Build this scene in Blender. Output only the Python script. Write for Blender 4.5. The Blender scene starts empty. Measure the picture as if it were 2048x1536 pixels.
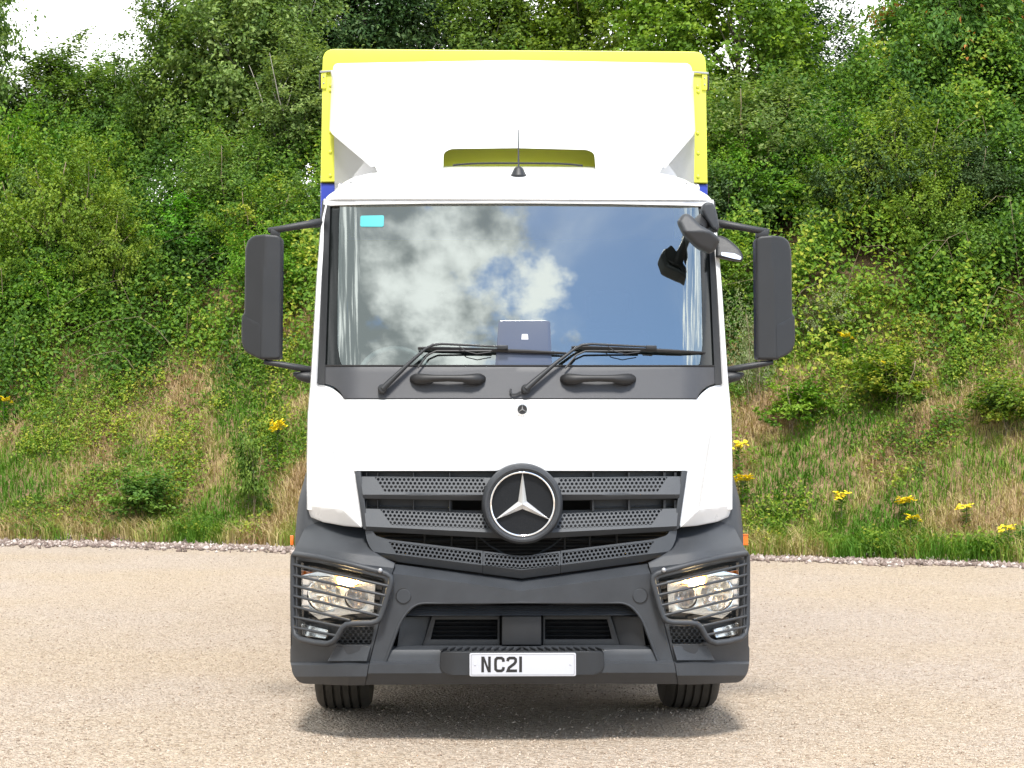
import bpy, bmesh, math, random
import numpy as np
from mathutils import Vector, Matrix

R = math.radians
random.seed(7)
scene = bpy.context.scene
COL = scene.collection

# ------------------------------------------------------------------ camera
F, HY, H, D0 = 3668.0, 866.0, 1.7, 10.0        # focal length in photo pixels, horizon row, eye height, truck distance
cam_data = bpy.data.cameras.new("camera")
cam = bpy.data.objects.new("camera", cam_data)
COL.objects.link(cam)
cam.location = (0, 0, H)
cam.rotation_euler = (R(90), 0, 0)
cam_data.sensor_width = 36.0
cam_data.lens = F / 2048 * 36
cam_data.shift_y = (HY - 768) / 2048
cam_data.clip_end = 2000
scene.camera = cam

# ------------------------------------------------------------------ sun, sky, exposure
SUN_EL, SUN_AZ = 57.0, 0.0                    # behind the camera; azimuth in degrees, negative = from the left
sun_data = bpy.data.lights.new("sun", 'SUN')
sun_data.energy = 2.6
sun_data.angle = R(11)
sun_data.color = (1.0, 0.955, 0.89)
sun = bpy.data.objects.new("sun", sun_data)
COL.objects.link(sun)
sd = Vector((math.sin(R(SUN_AZ)) * math.cos(R(SUN_EL)), -math.cos(R(SUN_AZ)) * math.cos(R(SUN_EL)), math.sin(R(SUN_EL))))
sun.rotation_euler = sd.to_track_quat('Z', 'Y').to_euler()
sun.location = (0, -5, 20)

world = bpy.data.worlds.new("World")
scene.world = world
world.use_nodes = True
wn, wl = world.node_tree.nodes, world.node_tree.links
wn.clear()


def N(nodes, typ, **kw):
    n = nodes.new(typ)
    for k, v in kw.items():
        if k.startswith('i_'):
            n.inputs[k[2:].replace('_', ' ')].default_value = v
        else:
            setattr(n, k, v)
    return n


def math_node(nodes, links, op, a, b=None, c=None, clamp=False):
    n = nodes.new('ShaderNodeMath')
    n.operation = op
    n.use_clamp = clamp
    for i, v in enumerate((a, b, c)):
        if v is None:
            continue
        if isinstance(v, (int, float)):
            n.inputs[i].default_value = v
        else:
            links.new(v, n.inputs[i])
    return n.outputs[0]


def build_world():
    m = lambda *a, **k: math_node(wn, wl, *a, **k)
    sky = N(wn, 'ShaderNodeTexSky', sky_type='NISHITA', sun_disc=False)
    sky.sun_elevation = R(SUN_EL)
    sky.sun_rotation = math.atan2(sd.x, sd.y)
    sky.air_density, sky.dust_density, sky.ozone_density = 1.0, 0.2, 2.6
    tc = N(wn, 'ShaderNodeTexCoord')
    sep = N(wn, 'ShaderNodeSeparateXYZ')
    wl.new(tc.outputs['Generated'], sep.inputs[0])
    x, y, z = sep.outputs
    den = m('ADD', m('MAXIMUM', z, 0.0), 0.25)
    px, py = m('DIVIDE', x, den), m('DIVIDE', y, den)
    comb = N(wn, 'ShaderNodeCombineXYZ')
    wl.new(px, comb.inputs[0]); wl.new(py, comb.inputs[1])
    n1 = N(wn, 'ShaderNodeTexNoise'); n1.inputs['Scale'].default_value = 4.2
    n1.inputs['Detail'].default_value = 9; n1.inputs['Roughness'].default_value = 0.6
    wl.new(comb.outputs[0], n1.inputs['Vector'])
    # cloud bank over the left half of the sky and ahead, thin wisps to the right
    bx = m('MAXIMUM', m('MINIMUM', m('MULTIPLY', m('ADD', px, -0.07), -0.9), 0.24), -0.14)
    by = m('MAXIMUM', m('MINIMUM', m('MULTIPLY', py, 0.4), 0.35), 0.0)
    far = m('MAXIMUM', m('MINIMUM', m('MULTIPLY', m('ADD', px, -0.42), 1.2), 0.14), 0.0)
    dens = m('ADD', m('ADD', m('ADD', n1.outputs['Fac'], bx), by), far)
    mask = N(wn, 'ShaderNodeMapRange', interpolation_type='SMOOTHSTEP')
    mask.inputs['From Min'].default_value = 0.475; mask.inputs['From Max'].default_value = 0.62
    wl.new(dens, mask.inputs['Value'])
    n2 = N(wn, 'ShaderNodeTexNoise'); n2.inputs['Scale'].default_value = 4.4
    n2.inputs['Detail'].default_value = 6; n2.inputs['Roughness'].default_value = 0.55
    off = N(wn, 'ShaderNodeVectorMath', operation='ADD'); off.inputs[1].default_value = (3.7, 1.9, 0)
    wl.new(comb.outputs[0], off.inputs[0]); wl.new(off.outputs[0], n2.inputs['Vector'])
    thick = m('ADD', m('SUBTRACT', n2.outputs['Fac'], m('MULTIPLY', bx, 0.55)), m('MULTIPLY', by, 0.5))
    ramp = N(wn, 'ShaderNodeMapRange', interpolation_type='SMOOTHSTEP')
    ramp.inputs['From Min'].default_value = 0.34; ramp.inputs['From Max'].default_value = 0.56
    wl.new(thick, ramp.inputs['Value'])
    cc = N(wn, 'ShaderNodeMix', data_type='RGBA')
    cc.inputs['A'].default_value = (2.3, 2.5, 2.6, 1); cc.inputs['B'].default_value = (8.4, 8.5, 8.5, 1)
    wl.new(ramp.outputs[0], cc.inputs['Factor'])
    n3 = N(wn, 'ShaderNodeTexNoise'); n3.inputs['Scale'].default_value = 1.7; n3.inputs['Detail'].default_value = 7
    n3.inputs['Roughness'].default_value = 0.55; n3.inputs['Distortion'].default_value = 0.6
    wl.new(off.outputs[0], n3.inputs['Vector'])
    wisp = N(wn, 'ShaderNodeMapRange', interpolation_type='SMOOTHSTEP')
    wisp.inputs['From Min'].default_value = 0.36; wisp.inputs['From Max'].default_value = 0.74
    wisp.inputs['To Max'].default_value = 0.5
    wl.new(n3.outputs['Fac'], wisp.inputs['Value'])
    mx = N(wn, 'ShaderNodeMix', data_type='RGBA')
    wl.new(m('MAXIMUM', mask.outputs[0], wisp.outputs[0]), mx.inputs['Factor'])
    wl.new(sky.outputs[0], mx.inputs['A']); wl.new(cc.outputs['Result'], mx.inputs['B'])
    bg = N(wn, 'ShaderNodeBackground'); bg.inputs['Strength'].default_value = 0.125
    out = N(wn, 'ShaderNodeOutputWorld')
    wl.new(mx.outputs['Result'], bg.inputs['Color']); wl.new(bg.outputs[0], out.inputs[0])


build_world()
world.cycles.sampling_method = 'MANUAL'
world.cycles.sample_map_resolution = 1024
vs = scene.view_settings
vs.view_transform = 'Standard'
vs.look = 'None'
vs.gamma = 1.0
vs.exposure = 1.3
vs.use_curve_mapping = False
scene.cycles.max_bounces = 8
scene.cycles.transparent_max_bounces = 12

# ------------------------------------------------------------------ materials


def mat(name, col, rough=0.5, metal=0.0, spec=0.5, bump=0.0, bscale=300.0, var=0.0, vscale=4.0, coat=0.0, emit=None, estr=0.0):
    m = bpy.data.materials.new(name)
    m.use_nodes = True
    n, l = m.node_tree.nodes, m.node_tree.links
    p = n['Principled BSDF']
    p.inputs['Base Color'].default_value = (*col, 1)
    p.inputs['Roughness'].default_value = rough
    p.inputs['Metallic'].default_value = metal
    p.inputs['Specular IOR Level'].default_value = spec
    p.inputs['Coat Weight'].default_value = coat
    p.inputs['Coat Roughness'].default_value = 0.06
    if emit:
        p.inputs['Emission Color'].default_value = (*emit, 1)
        p.inputs['Emission Strength'].default_value = estr
    if bump or var:
        tc = N(n, 'ShaderNodeTexCoord')
    if bump:
        t = N(n, 'ShaderNodeTexNoise'); t.inputs['Scale'].default_value = bscale; t.inputs['Detail'].default_value = 3
        l.new(tc.outputs['Object'], t.inputs['Vector'])
        b = N(n, 'ShaderNodeBump'); b.inputs['Strength'].default_value = bump; b.inputs['Distance'].default_value = 0.002
        l.new(t.outputs['Fac'], b.inputs['Height']); l.new(b.outputs[0], p.inputs['Normal'])
    if var:
        t = N(n, 'ShaderNodeTexNoise'); t.inputs['Scale'].default_value = vscale; t.inputs['Detail'].default_value = 7
        t.inputs['Roughness'].default_value = 0.65
        l.new(tc.outputs['Object'], t.inputs['Vector'])
        mr = N(n, 'ShaderNodeMapRange')
        mr.inputs['From Min'].default_value = 0.3; mr.inputs['From Max'].default_value = 0.7
        mr.inputs['To Min'].default_value = 1 - var; mr.inputs['To Max'].default_value = 1 + var
        l.new(t.outputs['Fac'], mr.inputs['Value'])
        mx = N(n, 'ShaderNodeMix', data_type='RGBA', blend_type='MULTIPLY'); mx.inputs['Factor'].default_value = 1
        mx.inputs['A'].default_value = (*col, 1)
        l.new(mr.outputs[0], mx.inputs['B']); l.new(mx.outputs['Result'], p.inputs['Base Color'])
        r = N(n, 'ShaderNodeMapRange'); r.inputs['To Min'].default_value = max(0.02, rough - 0.12); r.inputs['To Max'].default_value = min(1, rough + 0.12)
        l.new(t.outputs['Fac'], r.inputs['Value']); l.new(r.outputs[0], p.inputs['Roughness'])
    return m


M = {}
M['white'] = mat('white_paint', (0.70, 0.71, 0.72), 0.28, coat=0.4, var=0.02, vscale=3)
M['white2'] = mat('white_fibreglass', (0.64, 0.65, 0.665), 0.38, var=0.03, vscale=2)
M['yellow'] = mat('yellow_paint', (0.68, 0.71, 0.07), 0.4, var=0.05, vscale=3)
M['blue'] = mat('blue_paint', (0.015, 0.035, 0.30), 0.35, var=0.05)
M['grey'] = mat('grey_plastic', (0.029, 0.0325, 0.038), 0.5, bump=0.5, bscale=420, var=0.20, vscale=4)
M['grey2'] = mat('grille_plastic', (0.046, 0.051, 0.058), 0.5, bump=0.4, bscale=420, var=0.10, vscale=6)
M['dark'] = mat('dark_plastic', (0.014, 0.0155, 0.018), 0.5, bump=0.4, bscale=420, var=0.12, vscale=6)
M['panel'] = mat('wiper_panel_plastic', (0.043, 0.045, 0.051), 0.5, bump=0.4, bscale=420, var=0.10, vscale=5)
M['black'] = mat('black_rubber', (0.010, 0.010, 0.011), 0.55, var=0.1)
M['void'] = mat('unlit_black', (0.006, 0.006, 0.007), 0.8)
M['tyre'] = mat('tyre_rubber', (0.050, 0.045, 0.038), 0.85, bump=0.5, bscale=160, var=0.3, vscale=9)
M['chrome'] = mat('chrome', (0.92, 0.92, 0.93), 0.07, metal=1.0)
M['satin'] = mat('satin_metal', (0.92, 0.91, 0.89), 0.36, metal=0.9)
M['reflector'] = mat('lamp_reflector', (0.90, 0.91, 0.92), 0.2, metal=0.85)
M['steel'] = mat('steel', (0.35, 0.35, 0.36), 0.4, metal=0.8, var=0.1)
M['amber'] = mat('amber_lens', (0.75, 0.16, 0.012), 0.15, coat=0.5)
M['plate'] = mat('plate_white', (0.46, 0.47, 0.51), 0.35)
M['ink'] = mat('plate_black', (0.012, 0.011, 0.011), 0.45)
M['teal'] = mat('teal_sticker', (0.012, 0.30, 0.33), 0.4)
M['frit'] = mat('black_glass_border', (0.008, 0.010, 0.010), 0.12, spec=0.35)
M['seat'] = mat('seat_fabric', (0.03, 0.03, 0.032), 0.9, bump=0.4)
M['dash'] = mat('dash_plastic', (0.05, 0.05, 0.05), 0.6)
M['wheel_grey'] = mat('steering_wheel_grey', (0.30, 0.31, 0.32), 0.5)
M['sensor'] = mat('sensor_cover', (0.055, 0.066, 0.10), 0.22, coat=0.8)
M['glow'] = mat('warm_glow_emission', (0.9, 0.5, 0.2), 0.3, emit=(1.0, 0.40, 0.09), estr=1.6)  # orange emission standing in for the warm glow round the running lamp
M['lamp'] = mat('lit_lamp', (1, 0.9, 0.7), 0.3, emit=(1.0, 0.74, 0.38), estr=30)


def glass_mat(name, refl, tint, rcol=(1, 1, 1)):
    m = bpy.data.materials.new(name)
    m.use_nodes = True
    n, l = m.node_tree.nodes, m.node_tree.links
    n.clear()
    g = N(n, 'ShaderNodeBsdfGlossy'); g.inputs['Roughness'].default_value = 0.0; g.inputs['Color'].default_value = (*rcol, 1)
    t = N(n, 'ShaderNodeBsdfTransparent'); t.inputs['Color'].default_value = (*tint, 1)
    fr = N(n, 'ShaderNodeFresnel'); fr.inputs['IOR'].default_value = 1.5
    geo = N(n, 'ShaderNodeNewGeometry')       # the inner face of the thin pane passes light straight on
    f = math_node(n, l, 'ADD', fr.outputs[0], refl, clamp=True)
    f = math_node(n, l, 'MULTIPLY', f, math_node(n, l, 'SUBTRACT', 1.0, geo.outputs['Backfacing']))
    mx = N(n, 'ShaderNodeMixShader')
    l.new(f, mx.inputs[0]); l.new(t.outputs[0], mx.inputs[1]); l.new(g.outputs[0], mx.inputs[2])
    o = N(n, 'ShaderNodeOutputMaterial'); l.new(mx.outputs[0], o.inputs[0])
    return m


M['glass'] = glass_mat('heat_reflecting_windscreen', 0.275, (0.45, 0.52, 0.51), (0.93, 1.0, 0.95))
M['lens'] = glass_mat('clear_lens', 0.02, (0.94, 0.95, 0.95))
M['sideglass'] = glass_mat('side_glass', 0.06, (0.3, 0.33, 0.33))
M['mirror'] = mat('mirror_glass', (0.9, 0.9, 0.92), 0.0, metal=1.0)

# ------------------------------------------------------------------ mesh helpers


def link(name, me, m=None, parent=None):
    o = bpy.data.objects.new(name, me)
    COL.objects.link(o)
    if m is not None and not me.materials:
        me.materials.append(m)
    if parent is not None:
        o.parent = parent
    return o


def finish(bm, name, m, parent, sharp=32, smooth=True):
    bmesh.ops.recalc_face_normals(bm, faces=bm.faces)
    me = bpy.data.meshes.new(name)
    bm.to_mesh(me); bm.free()
    if smooth:
        me.shade_smooth()
        me.set_sharp_from_angle(angle=R(sharp))
    return link(name, me, m, parent)


def tag(o, label=None, cat=None, group=None, kind=None):
    if label: o['label'] = label
    if cat: o['category'] = cat
    if group: o['group'] = group
    if kind: o['kind'] = kind
    return o


def empty(name, loc, rz=0.0):
    o = bpy.data.objects.new(name, None)
    COL.objects.link(o)
    o.location = loc
    o.rotation_euler = (0, 0, rz)
    o.empty_display_size = 0.2
    return o


def cpx(Y):
    return 954 + 900 / (D0 + Y)        # photo column of the truck's centre plane at depth Y


def L(a, v, Y):
    """half-width a and row v in photo pixels at depth Y -> truck coordinates in metres"""
    D = D0 + Y
    return Vector((a * D / F, Y, H - (v - HY) * D / F))


def fillet(pts, n=5):
    out = []
    k = len(pts)
    for i, p in enumerate(pts):
        if len(p) < 3 or p[2] <= 0:
            out.append((p[0], p[1])); continue
        p0, p1, p2 = Vector(pts[i - 1][:2]), Vector(p[:2]), Vector(pts[(i + 1) % k][:2])
        d0, d2 = (p0 - p1), (p2 - p1)
        t = min(p[2], d0.length * 0.48, d2.length * 0.48)
        A, B = p1 + d0.normalized() * t, p1 + d2.normalized() * t
        for j in range(n + 1):
            s = j / n
            q = A * (1 - s) ** 2 + p1 * (2 * s * (1 - s)) + B * s * s
            out.append((q.x, q.y))
    return out


def sym(pts, c):
    """left-half outline (photo px) running from the left to the centre line and back -> full closed outline in centred px"""
    l = [(p[0] - c, *p[1:]) for p in pts]
    k = next((i for i, p in enumerate(l) if abs(p[0]) < 0.01), len(l) - 1)
    A, B = l[:k + 1], l[k + 1:]
    mir = lambda q: [(-p[0], *p[1:]) for p in reversed(q) if abs(p[0]) > 0.01]
    return A + mir(A) + mir(B) + B


def off(pts, c):
    return [(p[0] - c, *p[1:]) for p in pts]


def panel(name, pts, Yf, m, parent, thick=0.02, bev=0.003, holes=(), grid=0, cuts=(), mirror=False, bres=1, smooth=True, sharp=32):
    """solid panel: outline (centred px) with holes, cut to a grid and laid on the depth function Yf(a, v); real thickness"""
    S = 360.0
    cu = bpy.data.curves.new('c', 'CURVE')
    cu.dimensions = '2D'
    cu.fill_mode = 'BOTH'
    b = bev * S
    cu.extrude = max(0.0, thick * S / 2 - b)
    cu.bevel_depth = b
    cu.bevel_resolution = bres
    cu.offset = -b if b else 0
    for k, loop in enumerate([fillet(pts)] + [fillet(h) for h in holes]):
        sp = cu.splines.new('POLY')
        sp.points.add(len(loop) - 1)
        # a hole runs the other way round, so that its bevel goes inward like the rim's
        area = sum(loop[i - 1][0] * -loop[i][1] - loop[i][0] * -loop[i - 1][1] for i in range(len(loop)))
        if (area > 0) != (k == 0):
            loop = loop[::-1]
        for p, q in zip(sp.points, loop):
            p.co = (q[0], -q[1], 0, 1)
        sp.use_cyclic_u = True
    ob = bpy.data.objects.new('c', cu)
    me = bpy.data.meshes.new_from_object(ob)
    bpy.data.objects.remove(ob); bpy.data.curves.remove(cu)
    bm = bmesh.new(); bm.from_mesh(me); bpy.data.meshes.remove(me)
    bmesh.ops.remove_doubles(bm, verts=bm.verts, dist=0.01)

    def cut(co, no):
        bmesh.ops.bisect_plane(bm, geom=bm.verts[:] + bm.edges[:] + bm.faces[:], plane_co=co, plane_no=no, dist=0.01)
    for (p, q) in cuts:
        d = Vector((q[0] - p[0], -(q[1] - p[1]), 0)).normalized()
        cut((p[0], -p[1], 0), (-d.y, d.x, 0))
    if grid:
        us = [v.co.x for v in bm.verts]; ws = [v.co.y for v in bm.verts]
        gx, gy = grid if isinstance(grid, tuple) else (grid, grid)
        for lo, hi, g, no in ((min(us), max(us), gx, (1, 0, 0)), (min(ws), max(ws), gy, (0, 1, 0))):
            k = int((hi - lo) / g) if g else 0
            for i in range(1, k + 1):
                t = lo + (hi - lo) * i / (k + 1)
                cut((t, t, 0), no)
    sg = -1 if mirror else 1
    wmax = max(v.co.z for v in bm.verts)
    front = [f for f in bm.faces if all(v.co.z > wmax - 0.01 for v in f.verts)]
    for v in bm.verts:
        a, w = v.co.x, v.co.z
        vv = -v.co.y
        Y = Yf(a, vv)
        p = L(a, vv, Y)
        v.co = (p.x * sg, p.y + (thick * S / 2 - w) / S, p.z)
    bmesh.ops.recalc_face_normals(bm, faces=bm.faces)
    # every face of the outer side looks outward
    bad = [f for f in front if f.is_valid and f.normal.y > 0]
    if len(bad) > len(front) / 2:
        bmesh.ops.reverse_faces(bm, faces=bm.faces[:])
    me = bpy.data.meshes.new(name)
    bm.to_mesh(me); bm.free()
    if smooth:
        me.shade_smooth()
        me.set_sharp_from_angle(angle=R(sharp))
    return link(name, me, m, parent)


def both(fn):
    fn(False); fn(True)


def tube_bm(bm, path, rad, seg=8, closed=False, flat=1.0):
    path = [Vector(p) for p in path]
    n = len(path)
    rads = rad if isinstance(rad, (list, tuple)) else [rad] * n
    rings = []
    t0 = (path[1] - path[0]).normalized()
    nrm = t0.orthogonal().normalized()
    prev = t0
    for i, p in enumerate(path):
        if closed:
            t = (path[(i + 1) % n] - path[i - 1]).normalized()
        else:
            t = (path[min(i + 1, n - 1)] - path[max(i - 1, 0)]).normalized()
        q = prev.rotation_difference(t)
        nrm = (q @ nrm); nrm = (nrm - t * nrm.dot(t)).normalized()
        bn = t.cross(nrm)
        prev = t
        rings.append([bm.verts.new(p + (nrm * math.cos(2 * math.pi * k / seg) + bn * math.sin(2 * math.pi * k / seg) * flat) * rads[i]) for k in range(seg)])
    for i in range(n if closed else n - 1):
        r0, r1 = rings[i], rings[(i + 1) % n]
        sh = 0
        if closed and i == n - 1:
            sh = min(range(seg), key=lambda s: (r0[0].co - r1[s].co).length)
        for k in range(seg):
            bm.faces.new((r0[k], r0[(k + 1) % seg], r1[(k + 1 + sh) % seg], r1[(k + sh) % seg]))
    if not closed:
        bm.faces.new(rings[0][::-1]); bm.faces.new(rings[-1])


def tube(name, path, rad, m, parent, seg=8, closed=False, sharp=50):
    bm = bmesh.new()
    tube_bm(bm, path, rad, seg, closed)
    return finish(bm, name, m, parent, sharp=sharp)


def lathe_bm(bm, prof, origin, axis, seg=32, closed=False):
    """prof: (radius, distance along axis)"""
    axis = Vector(axis).normalized()
    u = axis.orthogonal().normalized(); w = axis.cross(u)
    o = Vector(origin)
    rings = []
    for (r, h) in prof:
        if r < 1e-6:
            rings.append([bm.verts.new(o + axis * h)])
        else:
            rings.append([bm.verts.new(o + axis * h + (u * math.cos(2 * math.pi * k / seg) + w * math.sin(2 * math.pi * k / seg)) * r) for k in range(seg)])
    pairs = list(zip(rings, rings[1:])) + ([(rings[-1], rings[0])] if closed else [])
    for r0, r1 in pairs:
        for k in range(seg):
            a, b = r0[k % len(r0)], r0[(k + 1) % len(r0)]
            c, d = r1[(k + 1) % len(r1)], r1[k % len(r1)]
            f = []
            for vtx in (a, b, c, d):
                if vtx not in f: f.append(vtx)
            if len(f) >= 3:
                bm.faces.new(f)


def lathe(name, prof, origin, axis, m, parent, seg=32, closed=False, sharp=35):
    bm = bmesh.new()
    lathe_bm(bm, prof, origin, axis, seg, closed)
    return finish(bm, name, m, parent, sharp=sharp)


def box_bm(bm, lo, hi, bev=0.0, rot=None, seg=2):
    lo, hi = Vector(lo), Vector(hi)
    c, s = (lo + hi) / 2, hi - lo
    t = bmesh.new()
    bmesh.ops.create_cube(t, size=1.0)
    for v in t.verts:
        v.co = Vector((v.co.x * s.x, v.co.y * s.y, v.co.z * s.z))
    if bev:
        bmesh.ops.bevel(t, geom=t.edges[:], offset=bev, segments=seg, affect='EDGES', profile=0.5)
    for v in t.verts:
        p = v.co
        if rot is not None: p = rot @ p
        v.co = p + c
    me = bpy.data.meshes.new('t'); t.to_mesh(me); t.free()
    bm.from_mesh(me); bpy.data.meshes.remove(me)


def box(name, lo, hi, m, parent, bev=0.006, rot=None, seg=2):
    bm = bmesh.new()
    box_bm(bm, lo, hi, bev, rot, seg)
    return finish(bm, name, m, parent)


def surf(name, fn, nu, nv, m, parent, thick=0.0, sharp=40, closed_u=False):
    """grid surface fn(s, t), s and t in 0..1"""
    bm = bmesh.new()
    g = [[bm.verts.new(fn(i / nu, j / nv)) for i in range(nu + 1)] for j in range(nv + 1)]
    for j in range(nv):
        for i in range(nu):
            bm.faces.new((g[j][i], g[j][i + 1], g[j + 1][i + 1], g[j + 1][i]))
    if thick:
        bmesh.ops.recalc_face_normals(bm, faces=bm.faces)
        bmesh.ops.solidify(bm, geom=bm.faces[:], thickness=thick)
    return finish(bm, name, m, parent, sharp=sharp)


def stroke(pts, w):
    """centre line -> outline polygon of a stroke of width w"""
    P = [Vector(p) for p in pts]
    left, right = [], []
    for i, p in enumerate(P):
        d0 = (p - P[i - 1]).normalized() if i else (P[1] - p).normalized()
        d1 = (P[i + 1] - p).normalized() if i < len(P) - 1 else d0
        n0, n1 = Vector((-d0.y, d0.x)), Vector((-d1.y, d1.x))
        n = (n0 + n1).normalized()
        k = w / 2 / max(0.5, n.dot(n0))
        left.append(p + n * k); right.append(p - n * k)
    return [(q.x, q.y) for q in left] + [(q.x, q.y) for q in reversed(right)]


def circ(cx, cy, r, n=24, ry=None):
    return [(cx + r * math.cos(2 * math.pi * i / n), cy + (ry or r) * math.sin(2 * math.pi * i / n)) for i in range(n)]


def interp(x, xs, ys):
    return float(np.interp(x, xs, ys))


# ------------------------------------------------------------------ ground and bank
rng = np.random.default_rng(11)


class VNoise:
    """smooth value noise on the plane, for laying out patches of planting and bumps in the ground"""
    def __init__(self, seed, n=64):
        self.g = np.random.default_rng(seed).random((n, n)); self.n = n

    def __call__(self, x, y):
        x = np.asarray(x, float); y = np.asarray(y, float)
        i, j = np.floor(x).astype(int), np.floor(y).astype(int)
        fx, fy = x - i, y - j
        fx, fy = fx * fx * (3 - 2 * fx), fy * fy * (3 - 2 * fy)
        g, n = self.g, self.n
        a, b = g[i % n, j % n], g[(i + 1) % n, j % n]
        c, d = g[i % n, (j + 1) % n], g[(i + 1) % n, (j + 1) % n]
        return (a * (1 - fx) + b * fx) * (1 - fy) + (c * (1 - fx) + d * fx) * fy

    def fbm(self, x, y, o=4):
        s, a, t = 0, 0.5, 0
        for k in range(o):
            s = s + a * self(np.asarray(x) * 2 ** k + 17.3 * k, np.asarray(y) * 2 ** k + 9.1 * k); t += a; a *= 0.5
        return s / t


n_edge, n_bank, n_mound, n_patch, n_tint = VNoise(1), VNoise(2), VNoise(3), VNoise(4), VNoise(5)


def foot(x):
    """depth of the bank's foot"""
    x = np.asarray(x, float)
    return 26.1 - 0.36 * x + 0.5 * (n_edge(x * 0.5 + 40, 3.3) - 0.5) + 0.25 * (n_edge(x * 2.1 + 20, 8.3) - 0.5)


def bank_z(x, y):
    x = np.asarray(x, float); y = np.asarray(y, float)
    t = y - foot(x)
    z = np.interp(t, [-1, 0, 0.5, 2, 5, 8, 10, 14, 30, 60], [-0.15, 0.0, 0.16, 1.35, 4.1, 6.0, 6.5, 6.7, 7.2, 8])
    bump = (n_bank.fbm(x * 0.7 + 30, y * 0.7 + 30, 4) - 0.5) * 0.55 * np.clip(t / 1.5, 0, 1)
    return z + bump


def mound(x, y):
    """height of the thicket above the bank"""
    t = np.asarray(y, float) - foot(x)
    edge = 3.2 + 1.3 * (n_patch.fbm(np.asarray(x) * 0.45 + 12, 2.2, 3) - 0.5) * 2
    k = np.clip((t - edge) / 0.9, 0, 1)
    x = np.asarray(x); y = np.asarray(y)
    lump = 1 - np.abs(2 * n_mound.fbm(x * 0.95 + 10, y * 0.95 + 10, 3) - 1) * 2.2
    h = 0.12 + 0.85 * np.clip(lump, 0, 1) + 0.6 * n_mound(x * 2.3 + 60, y * 2.3 + 60)
    h = h + np.clip((t - 6.0) / 2.0, 0, 1) * (0.2 + 1.8 * n_mound.fbm(x * 0.6 + 3, y * 0.6 + 44, 2) ** 1.5)
    return h * k * (k > 0)


def ground_material():
    m = bpy.data.materials.new('gravel_ground'); m.use_nodes = True
    n, l = m.node_tree.nodes, m.node_tree.links
    p = n['Principled BSDF']; p.inputs['Roughness'].default_value = 0.9; p.inputs['Specular IOR Level'].default_value = 0.25
    tc = N(n, 'ShaderNodeTexCoord')
    v1 = N(n, 'ShaderNodeTexVoronoi'); v1.inputs['Scale'].default_value = 48
    v2 = N(n, 'ShaderNodeTexVoronoi'); v2.inputs['Scale'].default_value = 105
    big = N(n, 'ShaderNodeTexNoise'); big.inputs['Scale'].default_value = 0.33; big.inputs['Detail'].default_value = 6
    mid = N(n, 'ShaderNodeTexNoise'); mid.inputs['Scale'].default_value = 7; mid.inputs['Detail'].default_value = 8; mid.inputs['Roughness'].default_value = 0.7
    wob = N(n, 'ShaderNodeTexNoise'); wob.inputs['Scale'].default_value = 30; wob.inputs['Detail'].default_value = 3
    mixv = N(n, 'ShaderNodeMix', data_type='VECTOR'); mixv.inputs['Factor'].default_value = 0.02
    l.new(tc.outputs['Object'], wob.inputs['Vector'])
    l.new(tc.outputs['Object'], mixv.inputs['A']); l.new(wob.outputs['Color'], mixv.inputs['B'])
    for t in (v1, v2): l.new(mixv.outputs['Result'], t.inputs['Vector'])
    for t in (big, mid): l.new(tc.outputs['Object'], t.inputs['Vector'])
    ramp = N(n, 'ShaderNodeValToRGB')
    e = ramp.color_ramp.elements
    e[0].position = 0.0; e[0].color = (0.24, 0.185, 0.145, 1)
    e[1].position = 1.0; e[1].color = (0.72, 0.655, 0.585, 1)
    for pos, c in ((0.36, (0.45, 0.365, 0.29, 1)), (0.52, (0.61, 0.515, 0.425, 1)), (0.72, (0.65, 0.575, 0.50, 1))):
        x = e.new(pos); x.color = c
    sepc = N(n, 'ShaderNodeSeparateColor'); l.new(v1.outputs['Color'], sepc.inputs[0])
    sepd = N(n, 'ShaderNodeSeparateColor'); l.new(v2.outputs['Color'], sepd.inputs[0])
    s = math_node(n, l, 'MULTIPLY_ADD', sepc.outputs[0], 0.42, math_node(n, l, 'MULTIPLY', sepd.outputs[0], 0.34))
    s = math_node(n, l, 'MULTIPLY_ADD', mid.outputs['Fac'], 0.30, s)
    l.new(s, ramp.inputs[0])
    tint = N(n, 'ShaderNodeValToRGB')
    tint.color_ramp.elements[0].position = 0.38; tint.color_ramp.elements[0].color = (1.0, 0.945, 0.84, 1)
    tint.color_ramp.elements[1].position = 0.60; tint.color_ramp.elements[1].color = (1.0, 0.97, 0.94, 1)
    l.new(big.outputs['Fac'], tint.inputs[0])
    mul = N(n, 'ShaderNodeMix', data_type='RGBA', blend_type='MULTIPLY'); mul.inputs['Factor'].default_value = 1
    l.new(ramp.outputs[0], mul.inputs['A']); l.new(tint.outputs[0], mul.inputs['B'])
    l.new(mul.outputs['Result'], p.inputs['Base Color'])
    hsum = math_node(n, l, 'MULTIPLY_ADD', v1.outputs['Distance'], -1.0, math_node(n, l, 'MULTIPLY', v2.outputs['Distance'], -0.5))
    hsum = math_node(n, l, 'MULTIPLY_ADD', mid.outputs['Fac'], 1.2, hsum)
    b = N(n, 'ShaderNodeBump'); b.inputs['Strength'].default_value = 1.0; b.inputs['Distance'].default_value = 0.036
    l.new(hsum, b.inputs['Height']); l.new(b.outputs[0], p.inputs['Normal'])
    return m


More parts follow.
